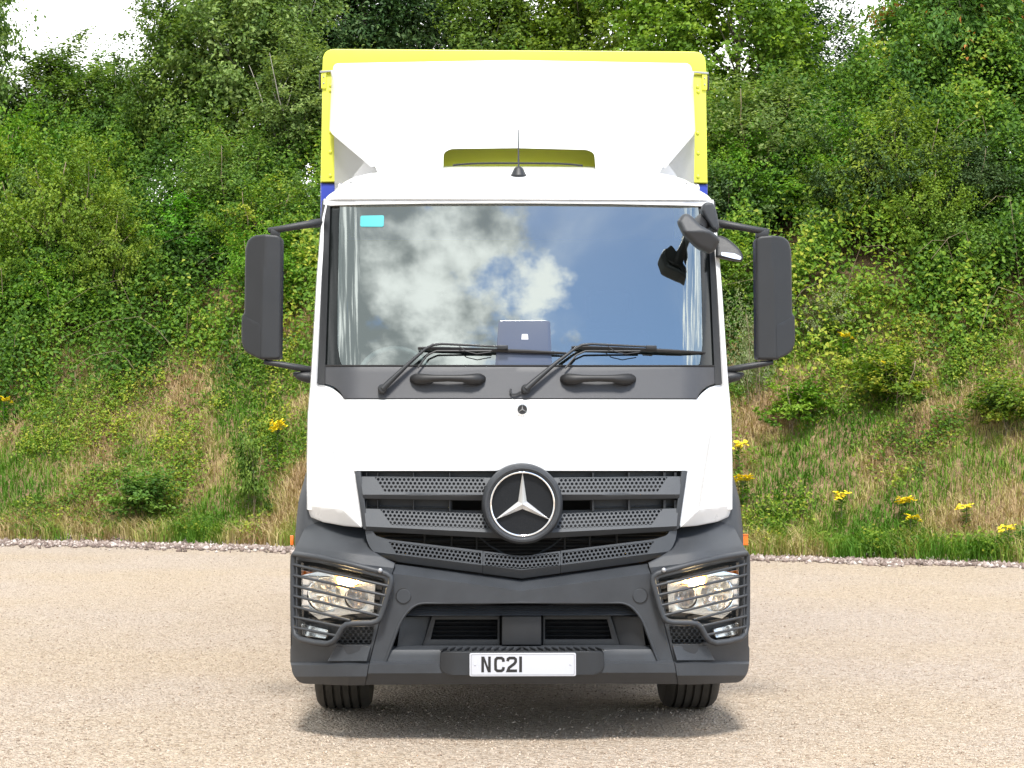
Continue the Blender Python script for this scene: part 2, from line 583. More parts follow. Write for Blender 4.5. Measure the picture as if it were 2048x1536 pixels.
def soil_material():
    m = bpy.data.materials.new('bank_soil'); m.use_nodes = True
    n, l = m.node_tree.nodes, m.node_tree.links
    p = n['Principled BSDF']; p.inputs['Roughness'].default_value = 0.95; p.inputs['Specular IOR Level'].default_value = 0.1
    tc = N(n, 'ShaderNodeTexCoord')
    t = N(n, 'ShaderNodeTexNoise'); t.inputs['Scale'].default_value = 9; t.inputs['Detail'].default_value = 9; t.inputs['Roughness'].default_value = 0.75
    l.new(tc.outputs['Object'], t.inputs['Vector'])
    r = N(n, 'ShaderNodeValToRGB'); e = r.color_ramp.elements
    e[0].position = 0.32; e[0].color = (0.12, 0.085, 0.045, 1)
    e[1].position = 0.68; e[1].color = (0.36, 0.26, 0.155, 1)
    x = e.new(0.5); x.color = (0.24, 0.165, 0.092, 1)
    l.new(t.outputs['Fac'], r.inputs[0]); l.new(r.outputs[0], p.inputs['Base Color'])
    b = N(n, 'ShaderNodeBump'); b.inputs['Strength'].default_value = 1; b.inputs['Distance'].default_value = 0.06
    l.new(t.outputs['Fac'], b.inputs['Height']); l.new(b.outputs[0], p.inputs['Normal'])
    return m


def grid_mesh(name, xs, ys, zf, m):
    X, Y = np.meshgrid(xs, ys)
    Z = zf(X, Y)
    V = np.stack([X, Y, Z], -1).reshape(-1, 3)
    nx, ny = len(xs), len(ys)
    i = np.arange(nx - 1); j = np.arange(ny - 1)
    I, J = np.meshgrid(i, j)
    a = (J * nx + I).ravel()
    Fq = np.stack([a, a + 1, a + nx + 1, a + nx], -1)
    me = bpy.data.meshes.new(name)
    me.from_pydata(V.tolist(), [], Fq.tolist())
    me.shade_smooth()
    return link(name, me, m)


gx = np.unique(np.concatenate([np.linspace(-900, -30, 8), np.linspace(-30, 30, 90), np.linspace(30, 900, 8)]))
gy = np.unique(np.concatenate([np.linspace(-900, -10, 8), np.linspace(-10, 40, 80), np.linspace(40, 900, 8)]))
n_g = VNoise(9)
ground = grid_mesh('ground', gx, gy, lambda x, y: (n_g.fbm(x * 0.35 + 500, y * 0.35 + 500, 3) - 0.5) * 0.02 * (np.abs(x) < 40) - 0.0, ground_material())
tag(ground, 'pale beige compacted gravel yard the truck stands on', kind='structure')
bx_ = np.concatenate([np.linspace(-60, -16, 16), np.linspace(-15.5, 15.5, 160), np.linspace(16, 60, 16)])
tt = np.concatenate([np.linspace(-0.6, 11, 90), np.linspace(11.6, 40, 16)])
XX, TT = np.meshgrid(bx_, tt)
YY = foot(XX) + TT
ZZ = bank_z(XX, YY)
nx_ = len(bx_)
I_, J_ = np.meshgrid(np.arange(nx_ - 1), np.arange(len(tt) - 1))
a_ = (J_ * nx_ + I_).ravel()
me_ = bpy.data.meshes.new('hill')
me_.from_pydata(np.stack([XX, YY, ZZ], -1).reshape(-1, 3).tolist(), [], np.stack([a_, a_ + 1, a_ + nx_ + 1, a_ + nx_], -1).tolist())
me_.shade_smooth()
tag(link('hill', me_, soil_material()), 'steep earth bank rising behind the gravel yard', kind='structure')

# ------------------------------------------------------------------ the truck
truck = empty('box_truck', (0.0545, D0, 0), R(1.09))
tag(truck, 'white cabbed lorry with yellow and blue box body facing the viewer on gravel, lights on', 'truck')


def plan(a, k=0.30, a0=325.0):
    a = abs(a)
    return 0.05 * (a / 300) ** 2 + k * (max(0.0, a - a0) / 100) ** 2


def S(a, v):
    """front surface of the cab"""
    if v < 734:
        t = (734 - v) / 324
        return 0.22 + 0.28 * t - 0.05 * t * (1 - t) + plan(a)
    c = interp(v, [734, 797, 870, 943, 1060], [0.22, 0.165, 0.13, 0.115, 0.10])
    return c + plan(a)


def SS(d):
    return lambda a, v: S(a, v) + d


def bumper_y(a, v=0):
    a = abs(a)
    return 0.02 * (a / 300) ** 2 + 0.31 * (max(0.0, a - 320) / 140) ** 2.0


cW, cG = 1041.0, 1043.0      # centre column at windscreen and at grille depth

# --- box body
cB = 1029.0
BY = 2.0


def build_box():
    zt, zs, zb = 365, 365, 1090
    flat = lambda a, v: BY
    out = off([(643, 366), (641, 366), (641, 250), (645, 150), (645, 101, 24), (1413, 104, 24), (1413, 150), (1417, 250), (1417, 366)], cB)
    o = panel('box_upper', [(641 - cB, 365.5), (646 - cB, 101, 26), (1412 - cB, 103.5, 26), (1417 - cB, 365.5)], flat, M['yellow'], truck, thick=7.6, bev=0.03, bres=3)
    o['label'] = 'yellow upper part of the box body'
    o2 = panel('box_lower', [(641 - cB, 366.5), (1417 - cB, 366.5), (1416 - cB, 1080), (642 - cB, 1080)], flat, M['blue'], truck, thick=7.6, bev=0.02)
    o2['label'] = 'blue lower part of the box body'
    # roof cap lapping over the front with its lower lip
    panel('roof_cap', [(645 - cB, 146), (647 - cB, 99, 30), (1411 - cB, 101.5, 30), (1413.5 - cB, 148)],
          lambda a, v: BY - 0.022, M['yellow'], truck, thick=0.019, bev=0.006, bres=2)
    for s in (0, 1):
        mir = bool(s)
        # corner post with rivets and hinge bracket
        panel('corner_post', [(642.5 - cB, 364), (645.5 - cB, 152), (673 - cB, 151), (676 - cB, 364)], lambda a, v: BY - 0.016, M['yellow'], truck, thick=0.014, bev=0.004, mirror=mir)
        for (u, v) in ((662, 172), (661, 182), (662, 265), (661, 305), (661, 352)):
            p = L(u - cB, v, BY - 0.016)
            lathe('rivet', [(0.013, 0.0), (0.012, 0.006), (0.007, 0.010), (0, 0.011)], ((-1 if mir else 1) * p.x, p.y, p.z), (0, -1, 0), M['yellow'], truck, seg=12)
        b = panel('hinge_bracket', [(643 - cB, 178), (643 - cB, 142), (653 - cB, 142), (653 - cB, 178)], lambda a, v: BY - 0.03, M['yellow'], truck, thick=0.013, bev=0.002, mirror=mir)
        for v in (155, 168):
            p = L(648 - cB, v, BY - 0.03)
            lathe('bolt', [(0.006, 0), (0.005, 0.005), (0, 0.006)], ((-1 if mir else 1) * p.x, p.y, p.z), (0, -1, 0), M['steel'], b, seg=8)
        panel('bracket_arm', [(640 - cB, 143), (671 - cB, 141), (671 - cB, 144), (640 - cB, 147)], lambda a, v: BY - 0.036, M['steel'], truck, thick=0.006, bev=0.001, mirror=mir)
        panel('side_latch', [(638.5 - cB, 150), (642 - cB, 150), (642 - cB, 178), (638.5 - cB, 178)], lambda a, v: BY + 0.01, M['dark'], truck, thick=0.05, bev=0.002, mirror=mir)


build_box()


# --- wind deflector on the roof
def build_deflector():
    c = 1036.0
    T = [(-364, 148), (-361, 131), (-348, 126), (-200, 127), (0, 128), (200, 129), (344, 131), (357, 136), (360, 148)]

    def Yd(a, v):
        t = (333 - v) / 207
        return 0.98 + 0.86 * (1 - (1 - max(0, min(1, t))) ** 1.25) + 0.10 * (abs(a) / 360) ** 3 - 0.02 * math.sin(math.pi * max(0, min(1, t)))
    pts = [(674 - c, 128, 14), (1030 - c, 120), (1388 - c, 125, 16), (1393 - c, 146), (1326 - c, 333), (1318 - c, 350), (1192 - c, 350), (1190 - c, 306, 14), (1176 - c, 299, 10), (1036 - c, 296),
           (902 - c, 298, 10), (888 - c, 306, 14), (886 - c, 350), (758 - c, 350), (750 - c, 333), (672 - c, 150)]
    panel('wind_deflector', pts, Yd, M['white2'], truck, thick=0.014, bev=0.004, grid=(22, 16))
    for s, poly in ((-1, None), (1, None)):
        # side wing: from the front edge back to the body
        w0, w1 = (366, 287) if s < 0 else (358, 291)
        e = lambda t: L(s * (w0 - (w0 - w1) * t), 142 + 191 * t, Yd(s * (w0 - (w0 - w1) * t), 142 + 191 * t) + 0.004)

        def fn(p, t, s=s):
            q = e(t)
            edge = q + Vector((s * 0.002, 0, 0))
            zb = L(s * (w0 + 4), 265, 1.93)
            zt = L(s * (w0 - 1), 148, 1.95)
            if t < 0.62:
                back = zt.lerp(zb, t / 0.62)
            else:
                back = zb.lerp(e(1.0) + Vector((s * 0.02, 0.05, 0)), (t - 0.62) / 0.38)
            r = edge.lerp(back, p)
            r.x += s * 0.006 * math.sin(math.pi * p) * (1 - t)
            return r
        surf('deflector_wing', fn, 8, 20, M['white2'], truck, thick=0.012)
        # fixed lower fairing between roof and body
        pts2 = [L(s * 361, 258, 1.965), L(s * 297, 316, 1.46), L(s * 272, 352, 1.33), L(s * 350, 400, 1.6), L(s * 359, 400, 1.965)]
        bm = bmesh.new()
        bm.faces.new([bm.verts.new(p) for p in pts2])
        bmesh.ops.solidify(bm, geom=bm.faces[:], thickness=0.012)
        finish(bm, 'roof_fairing', M['white2'], truck)
    panel('duct_plate', [(-175, 285), (175, 285), (175, 352), (-175, 352)], lambda a, v: Yd(a, v) + 0.32, M['yellow'], truck, thick=0.01, bev=0.0, grid=(22, 12))
    # dark rubber edge seen in the cut-out
    tube('edge_seal', [L(a, 331 - 4.5 * (1 - (abs(a) / 130) ** 4), 1.02) for a in range(-130, 131, 10)], 0.006, M['black'], truck, seg=6)


build_deflector()


# --- cab roof
def roof_pt(s, t):
    hw_t = interp(t, [0, 0.06, 0.15, 0.4, 0.7, 1], [1.118, 1.130, 1.135, 1.12, 1.09, 1.06])
    s2 = (s - 0.5) * 2
    sg = 1 if s2 >= 0 else -1
    k = abs(s2)
    # walk along the cross-section: flat top, then round shoulder
    n = 4.4
    th = (1 - k) * math.pi / 2
    cx, cz = math.cos(th) ** (2 / n), math.sin(th) ** (2 / n)
    X = sg * hw_t * cx
    zlow = L(0, 408, 0.6).z
    Yc = interp(t, [0, 0.05, 0.12, 0.3, 0.5, 0.7, 1], [0.482, 0.487, 0.535, 0.74, 1.0, 1.3, 2.02])
    zt = interp(t, [0, 0.05, 0.12, 0.3, 0.5, 0.7, 1], [3.022, 3.05, 3.095, 3.19, 3.285, 3.345, 3.365])
    zl = interp(t, [0, 0.05, 0.12, 1], [3.012, 3.012, 3.012, 2.98])
    Z = zl + (zt - zl) * cz
    a = X * F / 10.6
    pl = plan(a) * interp(t, [0, 0.12, 0.5, 1], [1, 1, 0.25, 0])
    if t < 0.3:
        # the lower edge follows the top of the windscreen round the corner
        e = L(a, 402, Yc + pl).z - zl
        Z += max(0.0, e) * (1 - t / 0.3)
    return Vector((X, Yc + pl, Z))


surf('cab_roof', roof_pt, 64, 40, M['white'], truck, thick=0.012, sharp=60)
# visor lip under the roof edge
panel('roof_lip', sym([(651, 398), (664, 401), (720, 400), (1041, 397), (1041, 406.5), (860, 407.5), (700, 410.5), (664, 412.5), (650, 410)], cW), SS(-0.014), M['white'], truck, thick=0.024, bev=0.006, grid=(16, 0))
best = min(((abs(q.x + 344 * (D0 + q.y) / F) + abs(q.z - (H - (378 - HY) * (D0 + q.y) / F)), q) for q in (roof_pt(i / 160, j / 80) for i in range(2, 40) for j in range(80))), key=lambda e: e[0])[1]
for s in (-1, 1):
    b = bmesh.new()
    box_bm(b, (-0.048, -0.04, -0.012), (0.048, 0.05, 0.020), 0.006)
    o = finish(b, 'roof_bracket', M['white'], truck)
    o.location = (s * abs(best.x), best.y, best.z + 0.004)
    o.rotation_euler = (R(22), s * R(8), 0)
    for k in (-1, 1):
        lathe('bolt', [(0.007, 0), (0.007, 0.006), (0, 0.007)], (k * 0.028, 0.02, 0.020), (0, 0, 1), M['steel'], o, seg=8)
# aerial
ant = lathe('aerial', [(0.046, -0.02), (0.046, 0.004), (0.040, 0.012), (0.030, 0.035), (0.020, 0.048), (0.010, 0.053), (0, 0.054)], L(0, 351, 0.82), (0, -0.12, 1), M['dark'], truck, seg=24)
p0 = L(0, 335, 0.82)
tube('rod', [p0, p0 + Vector((0, 0.03, 0.12)), p0 + Vector((0, 0.06, 0.235))], [0.006, 0.0042, 0.003], M['dark'], ant, seg=6)

# --- cab side walls, rear wall, floor
VS = [396, 440, 560, 680, 770, 830, 940, 1016]
HW = [390, 400.5, 407, 411.5, 415, 420, 421, 420]


def cab_side(sg):
    def fn(s, t):
        v = VS[0] + (VS[-1] - VS[0]) * t
        hw = interp(v, VS, HW)
        Yf = S(hw - 14, v) + 0.0
        D = D0 + 0.62
        X = hw * D / F
        z = H - (v - HY) * D / F
        pts = [(X - 0.055, Yf + 0.03), (X - 0.035, Yf), (X - 0.012, Yf + 0.012), (X - 0.003, Yf + 0.05), (X, Yf + 0.12), (X, 1.2), (X - 0.01, 1.98), (X - 0.05, 2.03)]
        i = min(int(s * (len(pts) - 1)), len(pts) - 2)
        f = s * (len(pts) - 1) - i
        x = pts[i][0] * (1 - f) + pts[i + 1][0] * f
        y = pts[i][1] * (1 - f) + pts[i + 1][1] * f
        return Vector((sg * x, y, z))
    surf('cab_side', fn, 7, 36, M['white'], truck, thick=0.03)
    # door glass and seams, seen from the side only
    x = sg * 1.205
    bm = bmesh.new()
    for q in [[(0.86, 2.15), (1.75, 2.15), (1.75, 2.82), (1.0, 2.82)]]:
        lo = [bm.verts.new((sg * (1.213 - 0.052 * (z - 2.15)), y, z)) for y, z in q]
        bm.faces.new(lo)
    bmesh.ops.solidify(bm, geom=bm.faces[:], thickness=0.006)
    finish(bm, 'door_window', M['frit'], truck)
    box('door_handle', (x - 0.02, 1.55, 1.86), (x + 0.03, 1.75, 1.90), M['dark'], truck, 0.008)


for sg in (-1, 1): cab_side(sg)
box('cab_rear_wall', (-1.16, 1.97, 1.0), (1.16, 2.0, 2.96), M['dash'], truck, 0.004)
box('cab_floor', (-1.12, 0.5, 1.25), (1.12, 1.96, 1.32), M['void'], truck, 0.004)

# --- windscreen, its dark border, pillars
WS = [(664, 412, 10), (860, 407.5), (1041, 406.5), (1041, 730), (650, 730)]


def windscreen_pt(s_, t):
    a = (2 * s_ - 1) * (391 - 13 * t)
    v = 731.5 - (731.5 - 405.5 - 5 * (a / 377) ** 2) * t
    return L(a, v, S(a, v) + 0.010)


ws = surf('windscreen', windscreen_pt, 120, 48, M['glass'], truck, sharp=180)
if ws.data.polygons[0].normal.y > 0:
    ws.data.flip_normals()
def frit(mir):
    panel('windscreen_border', off([(663, 412), (682, 411), (680, 440), (676, 600), (675, 690, 10), (680, 722), (684, 731), (650, 731)], cW), SS(0.0075), M['frit'], truck, thick=0.002, bev=0.0, grid=(5, 14), mirror=mir, sharp=80)
    panel('pillar_trim', off([(648, 402), (655, 400), (664, 406), (659, 540), (652, 730), (651, 769), (641, 768), (631, 766), (636, 640), (642, 480)], cW), SS(-0.008), M['dark'], truck, thick=0.03, bev=0.003, grid=(6, 22), mirror=mir)
both(frit)
st = panel('sticker', off([(723, 432, 4), (770, 431, 4), (769, 454, 4), (722, 454, 4)], cW), SS(0.006), M['teal'], truck, thick=0.003, bev=0, grid=(12, 0))
st['label'] = 'teal sticker in the top corner of the windscreen'
sn = panel('sensor_housing', off([(997, 641, 6), (1100, 641, 8), (1103, 733), (989, 733)], cW), SS(-0.001), M['sensor'], truck, thick=0.006, bev=0.001, grid=(9, 14))
panel('sensor_window', off([(1043, 668, 2), (1055, 668, 2), (1056, 679), (1042, 679)], cW), SS(-0.0024), M['plate'], sn, thick=0.0015, bev=0)

# --- cab interior
box('dashboard', (-1.08, 0.50, 1.55), (1.08, 0.95, 1.98), M['dash'], truck, 0.06, seg=4)
for sg in (-1, 1):
    box('seat_back', (sg * 0.58 - 0.26, 1.45, 1.6), (sg * 0.58 + 0.26, 1.62, 2.35), M['seat'], truck, 0.06, seg=4)
    box('headrest', (sg * 0.58 - 0.14, 1.48, 2.40), (sg * 0.58 + 0.14, 1.6, 2.60), M['seat'], truck, 0.05, seg=4)
    box('seat_cushion', (sg * 0.58 - 0.26, 1.0, 1.5), (sg * 0.58 + 0.26, 1.5, 1.66), M['seat'], truck, 0.06, seg=4)
sw = []
for i in range(40):
    an = 2 * math.pi * i / 40
    sw.append(Vector((-0.74 + 0.215 * math.cos(an), 0.98 + 0.10 * math.sin(an), 2.02 + 0.19 * math.sin(an))))
tube('steering_wheel', sw, 0.016, M['wheel_grey'], truck, closed=True)
box('steering_column', (-0.79, 0.85, 1.9), (-0.69, 1.0, 2.06), M['dash'], truck, 0.03)

# --- wiper panel with handles and wipers
panel('scuttle_panel', sym([(651, 733, 0), (1041, 733), (1041, 797.5), (688, 797.5), (682, 785, 8), (668, 773, 8), (650, 767)], cW), SS(-0.004), M['panel'], truck, thick=0.03, bev=0.004, grid=(12, 14))
tube('windscreen_seal', [L(a, 731.5, S(a, 731.5) - 0.004) for a in range(-388, 389, 8)], 0.005, M['black'], truck, seg=6)


def handle(u0, u1):
    ys = []
    c = cW
    path, rad = [], []
    uu = [u0 + 4, u0 + 8, u0 + 14, u0 + 28, u0 + 44, (u0 + u1) / 2, u1 - 44, u1 - 28, u1 - 14, u1 - 8, u1 - 4]
    dy = [0.0, -0.022, -0.032, -0.045, -0.055, -0.058, -0.055, -0.045, -0.032, -0.022, 0.0]
    rr = [0.024, 0.030, 0.033, 0.030, 0.021, 0.0185, 0.021, 0.030, 0.033, 0.030, 0.024]
    vv = [758, 758, 758.5, 758.5, 757, 756.5, 757, 758.5, 758.5, 758, 758]
    for u, d, v in zip(uu, dy, vv):
        path.append(L(u - c, v, S(u - c, v) + d))
    return tube('grab_handle', path, rr, M['black'], truck, seg=12)


handle(822, 967); handle(1122, 1268)


def wiper(pivot, elbow, blade0, blade1, hook=False):
    P = lambda u, v, d: L(u - cW, v, S(u - cW, v) + d)
    dx = elbow[0] - pivot[0]
    arm = [P(*pivot, -0.045), P(pivot[0] + dx * 0.15, pivot[1] + (elbow[1] - pivot[1]) * 0.17, -0.05), P(pivot[0] + dx * 0.55, pivot[1] + (elbow[1] - pivot[1]) * 0.6, -0.05), P(elbow[0] - 12, elbow[1] + 7, -0.05), P(elbow[0] + 3, elbow[1] - 1, -0.05),
           P(elbow[0] + 22, elbow[1] - 3, -0.05), P(elbow[0] + 150, elbow[1] + 3, -0.045)]
    o = tube('wiper', arm, [0.018, 0.0165, 0.0105, 0.008, 0.008, 0.007, 0.0055], M['dark'], truck, seg=8)
    lathe('pivot', [(0.026, -0.03), (0.026, 0.012), (0.018, 0.022), (0, 0.024)], P(pivot[0], pivot[1], -0.03), (0, -1, 0.1), M['dark'], o, seg=16)
    # second thin rod of the arm
    tube('wiper_rod', [P(pivot[0] + dx * 0.72, pivot[1] - 42, -0.035), P(elbow[0] - 8, elbow[1] + 19, -0.035), P(elbow[0] + 10, elbow[1] + 11, -0.035), P(elbow[0] + 120, elbow[1] + 11, -0.03)], 0.0055, M['dark'], o, seg=6)
    # blade: bar plus rubber
    n = 12
    bl = [P(blade0[0] + (blade1[0] - blade0[0]) * i / n, blade0[1] + (blade1[1] - blade0[1]) * (i / n) ** 1.2, -0.022) for i in range(n + 1)]
    tube('wiper_blade', bl, [0.005] + [0.010] * (n - 3) + [0.008, 0.007, 0.005], M['black'], o, seg=6)
    bl2 = [p + Vector((0, 0.013, -0.006)) for p in bl]
    tube('wiper_rubber', bl2, 0.004, M['black'], o, seg=5)
    # hose clipped to the arm
    tube('washer_hose', [P(elbow[0] + 55, elbow[1] + 1, -0.055), P(elbow[0] + 68, elbow[1] + 11, -0.055), P(elbow[0] + 90, elbow[1] + 17, -0.05), P(elbow[0] + 118, elbow[1] + 13, -0.045)], 0.003, M['black'], o, seg=5)
    box_ = bmesh.new()
    q = P(elbow[0] + 142, elbow[1] + 4, -0.045)
    box_bm(box_, q + Vector((-0.03, -0.015, -0.012)), q + Vector((0.03, 0.02, 0.012)), 0.004)
    finish(box_, 'blade_clip', M['dark'], o)


wiper((764, 778), (862, 691), (835, 696), (1132, 706))
wiper((1050, 778), (1160, 691), (1142, 694), (1411, 705))
tube('wiper_stop', [L(u - cW, v, S(u - cW, v) - 0.02) for u, v in ((1020, 778), (1019, 784), (1022, 789), (1030, 789), (1040, 784))], 0.006, M['dark'], truck, seg=6)

# --- bonnet, corner panels, air deflector flaps
cS = (1044.5, 1008.0)          # emblem centre in the photo
arc = [(cS[0] + 81 * math.cos(t), cS[1] - 81 * math.sin(t)) for t in np.linspace(R(127), R(90), 9)]
panel('bonnet', sym([(688, 799), (708.8, 942)] + [(997 - 3, 942)] + [(x, y) for x, y in arc[1:-1]] + [(1043, 927)] + [(1043, 799)], cG), SS(0.0), M['white'], truck, thick=0.03, bev=0.004, grid=(14, 14))
em = L(1045 - cG, 819, S(0, 819) - 0.001)


def corner(mir):
    panel('corner_panel', off([(631, 768.5), (650, 770), (666, 775, 5), (680, 786, 6), (693, 800), (714, 943), (726, 1053), (690, 1048), (640, 1040), (630, 1036), (624, 900), (626, 830)], cG), SS(0.014), M['white'], truck, thick=0.03, bev=0.004, grid=(8, 14), mirror=mir)

    def Yfl(a, v):
        b = S(a, min(v, 1012)) - 0.065 + 0.03 * max(0, (870 - v) / 45)
        if v > 1012 + (a + 428) * 0.1: b += (v - 1012 - (a + 428) * 0.1) / 40 * 0.075
        return b
    panel('air_flap', off([(620, 826, 3), (640, 836), (653, 848, 6), (659, 864, 6), (676, 962), (684, 1014), (725, 1055), (690, 1052), (648, 1044), (622, 1033, 5), (616, 1006, 5), (616.5, 930)], cG), Yfl, M['white'], truck,
          thick=0.035, bev=0.008, bres=2, grid=(8, 14), cuts=(((616 - cG, 1012), (690 - cG, 1019.4)),), mirror=mir)


both(corner)

# --- grille
SL = lambda d: (lambda a, v: interp(v, [943, 1110], [0.10, 0.07]) + plan(a, 0.10, 300) * 0.9 + d)


def perforated(name, u0, v0, rows, dv, pitch, k, ends, Yf, m, parent, c, r=2.95, d=0.0015, depth=0.014, mirror=False, step=4.3, starts=None):
    """sheet of six-cornered cells, each with a round hole that has walls"""
    bm = bmesh.new()
    sg = -1 if mirror else 1

    def put(u, v, w):
        a = u - c
        p = L(a, v, Yf(a, v))
        return bm.verts.new((p.x * sg, p.y + w, p.z))
    hx = [(0.5, 1 / 3), (0.25, 0.5), (0, 2 / 3), (-0.25, 0.5), (-0.5, 1 / 3), (-0.5, 0), (-0.5, -1 / 3), (-0.25, -0.5), (0, -2 / 3), (0.25, -0.5), (0.5, -1 / 3), (0.5, 0)]
    for i in range(rows):
        u = (starts[i] if starts else u0 + step * i)
        while u <= ends[i]:
            vc_ = v0 + dv * i + (k(u) if callable(k) else k * (u - u0))
            A, B, C_ = [], [], []
            for (x, y) in hx:
                t = math.atan2(y * dv, x * pitch)
                uu, vv = u + x * pitch, vc_ + y * dv
                vv += (k(uu) - k(u)) if callable(k) else k * x * pitch
                A.append(put(uu, vv, d))
                B.append(put(u + r * math.cos(t), vc_ + r * math.sin(t), d))
                C_.append(put(u + r * math.cos(t), vc_ + r * math.sin(t), d + depth))
            for j in range(12):
                q = (j + 1) % 12
                bm.faces.new((A[j], A[q], B[q], B[j]))
                bm.faces.new((B[j], B[q], C_[q], C_[j]))
            u += pitch
    o = finish(bm, name, m, parent, sharp=30)
    return o


def ring_end(v0, dv, R_=82):
    def f(i):
        y = abs(v0 + dv * i - cS[1] + 4)
        return cS[0] - math.sqrt(max(0, R_ * R_ - y * y)) - 4
    return f


# the holes end beside the badge; the slat itself runs on behind it
Y1 = lambda a, v: SL(0)(a, v) - 0.03 * (v - 953) / 40 + 0.035 * max(0, v - 990) / 10
Y2 = lambda a, v: SL(-0.005)(a, v) - 0.03 * (v - 1017) / 40 + 0.035 * max(0, v - (1066 - 0.05 * abs(a) + 2)) / 8
rows1 = [ring_end(958, 7.3)(i) + 4 for i in range(4)]
rows2 = [ring_end(1030, 7.6)(i) + 6 for i in range(4)]
op1 = [(750, 954.4), (968, 956.8), (974, 984.8), (770, 983.4)]
op2 = [(760.5, 1018.6), (971, 1027.8), (996, 1058.8), (783, 1049.6)]
sl1 = panel('grille_slat', sym([(722, 953), (1043, 956), (1043, 1003), (980, 1001), (727, 997)], cG), Y1, M['grey2'], truck, thick=0.022, bev=0.0, holes=[off(op1, cG), [(-x, y) for x, y in off(op1, cG)]], grid=(30, 0), cuts=(((-330, 989), (330, 989)),))
sl2 = panel('grille_slat', sym([(729, 1017), (760, 1018), (1043, 1031), (1043, 1080), (1000, 1077), (733, 1062)], cG), Y2, M['grey2'], truck, thick=0.022, bev=0.0, holes=[off(op2, cG), [(-x, y) for x, y in off(op2, cG)]], grid=(30, 0), cuts=(((-320, 1052), (0, 1068)), ((320, 1052), (0, 1068))))
for mir in (False, True):
    perforated('perforated_sheet', 757, 958.5, 4, 7.3, 8.6, 0.011, rows1, Y1, M['grey2'], sl1, cG, mirror=mir)
    perforated('perforated_sheet', 768, 1023, 4, 7.2, 8.6, 0.044, rows2, Y2, M['grey2'], sl2, cG, mirror=mir)
# side uprights of the grille surround
both(lambda mir: panel('grille_upright', off([(710, 943), (722, 943), (738, 1062), (727, 1057)], cG), SL(-0.012), M['grey'], truck, thick=0.10, bev=0.003, mirror=mir))
# panels and ribs behind the slats, dark inlets beside the emblem
panel('grille_backing', sym([(712, 944), (1043, 944), (1043, 1070), (740, 1062)], cG), SL(0.075), M['dark'], truck, thick=0.01, bev=0.0, grid=(30, 0),
      holes=[[(-138, 1001), (-80, 1001), (-80, 1021), (-138, 1020)], [(138, 1001), (80, 1001), (80, 1021), (138, 1020)]])
for sg in (-1, 1):
    for i, u in enumerate((735, 757, 828, 900)):
        for (v0, v1) in ((945, 956), (1000, 1022)):
            a = (u - cG) * sg
            b = bmesh.new()
            box_bm(b, L(a, v1, SL(0.02)(a, v1)) - Vector((0.004, 0, 0)), L(a, v0, SL(0.075)(a, v0)) + Vector((0.004, 0, 0)))
            finish(b, 'grille_rib', M['dark'], truck)
    a0, a1 = (727 - cG) * sg, (905 - cG) * sg
    tube('grille_bar', [L(a0 + (a1 - a0) * i / 8, 1011 + i * 0.6, SL(0.06)(a0 + (a1 - a0) * i / 8, 1011)) for i in range(9)], 0.004, M['grey'], truck, seg=6)
# lower grille insert: three pieces
ktop = lambda u: interp(u, [780, 965, 1044], [1080, 1103, 1111])
Y3 = lambda a, v: 0.055 + plan(a, 0.10, 260) * 0.9 - 0.02 * (v - 1080) / 70 + 0.05 * max(0, (v - (1140 - 0.125 * abs(a)))) / 18


def insert_end(mir):
    o = panel('grille_insert', off([(731, 1061), (746, 1062), (751, 1071, 6), (776, 1079, 8), (965, 1102), (964.5, 1146), (800, 1124), (758, 1112, 12), (742, 1098, 12), (734, 1080, 6)], cG), Y3, M['grey2'], truck, thick=0.025, bev=0.0,
              holes=[off([(777.5, 1083), (961.5, 1105.5), (961.5, 1127.5), (792, 1106.7)], cG)], grid=(18, 0), cuts=(((-320, 1100), (0, 1140)),), mirror=mir)
    perforated('perforated_sheet', 785, 1088, 3, 7.2, 8.4, 0.122, [960, 960, 960], Y3, M['grey2'], o, cG, r=3.0, mirror=mir, step=4.2)


both(insert_end)
gi = panel('grille_insert', sym([(966, 1102.5), (1005, 1107), (1025, 1111), (1043, 1112), (1043, 1157), (965.5, 1146.5)], cG), Y3, M['grey2'], truck, thick=0.025, bev=0.0, grid=(12, 0), cuts=(((-320, 1100), (0, 1140)), ((320, 1100), (0, 1140))),
           holes=[sym([(969, 1106), (1043, 1113.4), (1043, 1138.5), (969, 1130.8)], cG)])
perforated('perforated_sheet', 1043, 1117.5, 3, 7.4, 8.2, lambda u: -0.085 * abs(u - 1043), [1118, 1118, 1118], lambda a, v: Y3(a, v), M['grey2'], gi, cG, r=2.95, starts=[1043 - 8.2 * 9, 1043 - 8.2 * 8.5, 1043 - 8.2 * 9])
# radiator behind the lower gap
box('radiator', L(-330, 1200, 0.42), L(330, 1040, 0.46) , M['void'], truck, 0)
for i in range(9):
    v = 1064 + i * 7
    tube('radiator_fin', [L(-320, v, 0.36), L(320, v, 0.36)], 0.004, M['dark'], truck, seg=6)
for a in (-192, -138, -88, 88, 138, 192):
    tube('radiator_strut', [L(a, 1060, 0.28), L(a, 1130, 0.28)], 0.006, M['dark'], truck, seg=6)
for sg in (-1, 1):
    tube('bonnet_stay', [L(sg * 88, 1070, 0.2), L(sg * 62, 1092, 0.2), L(sg * 30, 1110, 0.2)], 0.005, M['grey'], truck, seg=6)
    tube('cable', [L(sg * 300, 1075, 0.3), L(sg * 180, 1082, 0.3), L(sg * 60, 1078, 0.3)], 0.008, M['black'], truck, seg=6)

